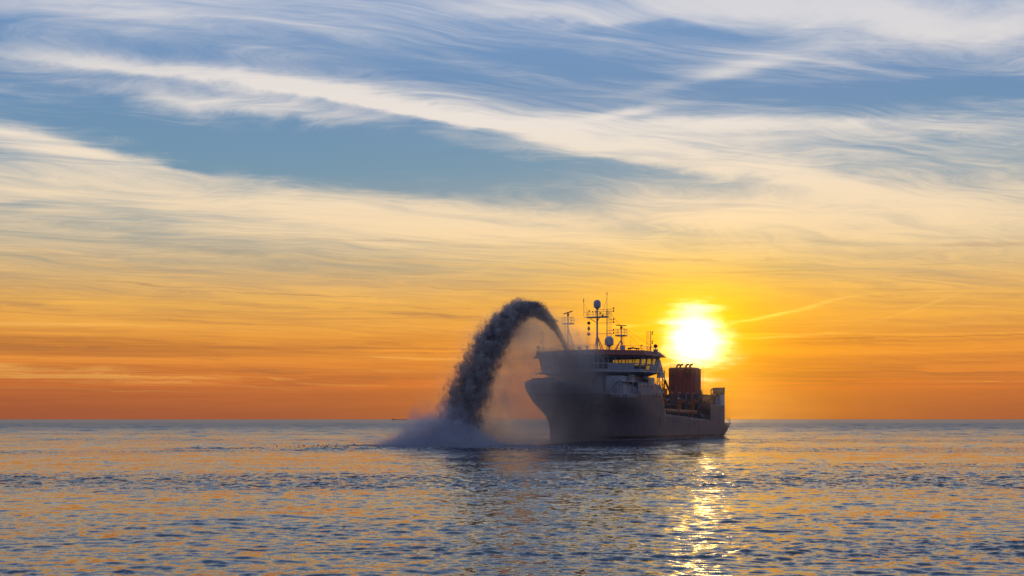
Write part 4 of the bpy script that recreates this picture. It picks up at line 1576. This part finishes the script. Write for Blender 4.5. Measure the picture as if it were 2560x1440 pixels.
def splash_density(n, p, x, y, z):
    nz = n.noise(p, 0.36, 6, 0.66, 0.5)
    r2 = (x * x + y * y) / 85.0
    h = n.exp(0.0 - r2 * r2)
    top = h * 5.6 * n.smooth(r2, 0.9, 0.0, 0.55, 1.0) + 0.5
    body = n.smooth(z / top + (nz - 0.5) * 3.2, 1.25, 0.35)
    skirt = n.exp(0.0 - (x * x + y * y) / 110.0) * n.exp(0.0 - z / 1.3) * 0.16
    return body * n.smooth(h, 0.02, 0.45) * 0.24 + skirt * n.smooth(nz, 0.3, 0.6)


def build_mist():
    top = [(-7.0, 0.0), (-7.0, 13.0), (-3.5, 19.0)]
    for s in np.linspace(0.0, 1.0, 15):
        r = 2.0 + 4.4 * s
        sl = jet_slope(s)
        k = math.sqrt(1 + sl * sl)
        top.append((s * JL - sl / k * r, jet_z(s) + r / k))
    top += [(74.5, 4.0), (75.5, 0.0)]
    bm = bmesh.new()
    lo = [bm.verts.new((x, -11.0, z + 0.02)) for x, z in top]
    hi = [bm.verts.new((x, 12.0, z + 0.02)) for x, z in top]
    k = len(top)
    for i in range(k):
        j = (i + 1) % k
        bm.faces.new((lo[i], lo[j], hi[j], hi[i]))
    bm.faces.new(lo[::-1])
    bm.faces.new(hi)
    o = obj('spray_mist', bm, mist_material('spray_mist', spray_density, (0.86, 0.80, 0.77), 0.62, 0.12))
    place_jet(o)
    tag(o, 'thin veil of spray drifting down under the arc of the sand jet', 'mist', kind='stuff')
    # the cloudy body of the jet itself
    bm = bmesh.new()
    rings = []
    for s in np.linspace(-0.003, 1.075, 30):
        sl = jet_slope(s)
        k = math.sqrt(1 + sl * sl)
        r = 0.75 + 5.2 * max(0, s) ** 1.15
        ring = []
        for i in range(12):
            t = 2 * math.pi * i / 12
            q = r * math.cos(t)
            ring.append(bm.verts.new((s * JL - sl / k * q, r * math.sin(t), max(0.03, jet_z(s) + q / k))))
        rings.append(ring)
    for a, b in zip(rings[:-1], rings[1:]):
        for i in range(12):
            bm.faces.new((a[i], a[(i + 1) % 12], b[(i + 1) % 12], b[i]))
    bm.faces.new(rings[0][::-1])
    bm.faces.new(rings[-1])
    o = obj('slurry_cloud', bm, mist_material('slurry_cloud', jet_density, (0.68, 0.63, 0.61), 0.25, 0.045))
    place_jet(o)
    tag(o, 'billowing grey body of the sand jet around its dark lumps', 'sand jet', kind='stuff')
    bm = bmesh.new()
    lathe(bm, [(19.0, 0.02), (18.0, 2.2), (14.0, 4.6), (9.5, 7.2), (4.0, 8.6), (0.2, 8.8)], (0, 0, 0), 28)
    o = obj('splash_cloud', bm, mist_material('splash_cloud', splash_density, (0.86, 0.88, 0.95), 0.0, 0.1))
    place_jet(o)
    o.location = JET0 + Matrix.Rotation(JET_DIR, 3, 'Z') @ Vector((69.5, -2.0, 0))
    tag(o, 'pale blue cloud of spray where the sand jet strikes the sea', 'mist', kind='stuff')


build_mist()


# ------------------------------------------------------------------ fine spray blown back over the ship
def drift_density(n, p, x, y, z):
    a, b, c = x / 62.0, y / 34.0, z / 30.0
    rho = n.math('SQRT', a * a + b * b + c * c)
    nz = n.noise(p, 0.05, 3, 0.5)
    return n.smooth(rho, 0.98, 0.25) * n.smooth(nz, 0.25, 0.7, 0.55, 1.2) * 0.0013


def build_drift():
    bm = bmesh.new()
    prof = [(math.cos(t) * 1.0 + 0.001, math.sin(t)) for t in np.linspace(0, math.pi / 2, 9)]
    lathe(bm, prof, (0, 0, 0), 28)
    for v in bm.verts:
        v.co = Vector((v.co.x * 62.0, v.co.y * 34.0, 0.03 + v.co.z * 30.0))
    o = obj('drifting_spray', bm, mist_material('drifting_spray', drift_density, (0.92, 0.88, 0.88), 0.78, 0.25))
    o.location = ship.matrix_basis @ Vector((24.0, 22.0, 0.0))
    o.rotation_euler = ship.rotation_euler
    tag(o, 'thin drift of fine spray in the air around the dredger', 'mist', kind='stuff')


build_drift()
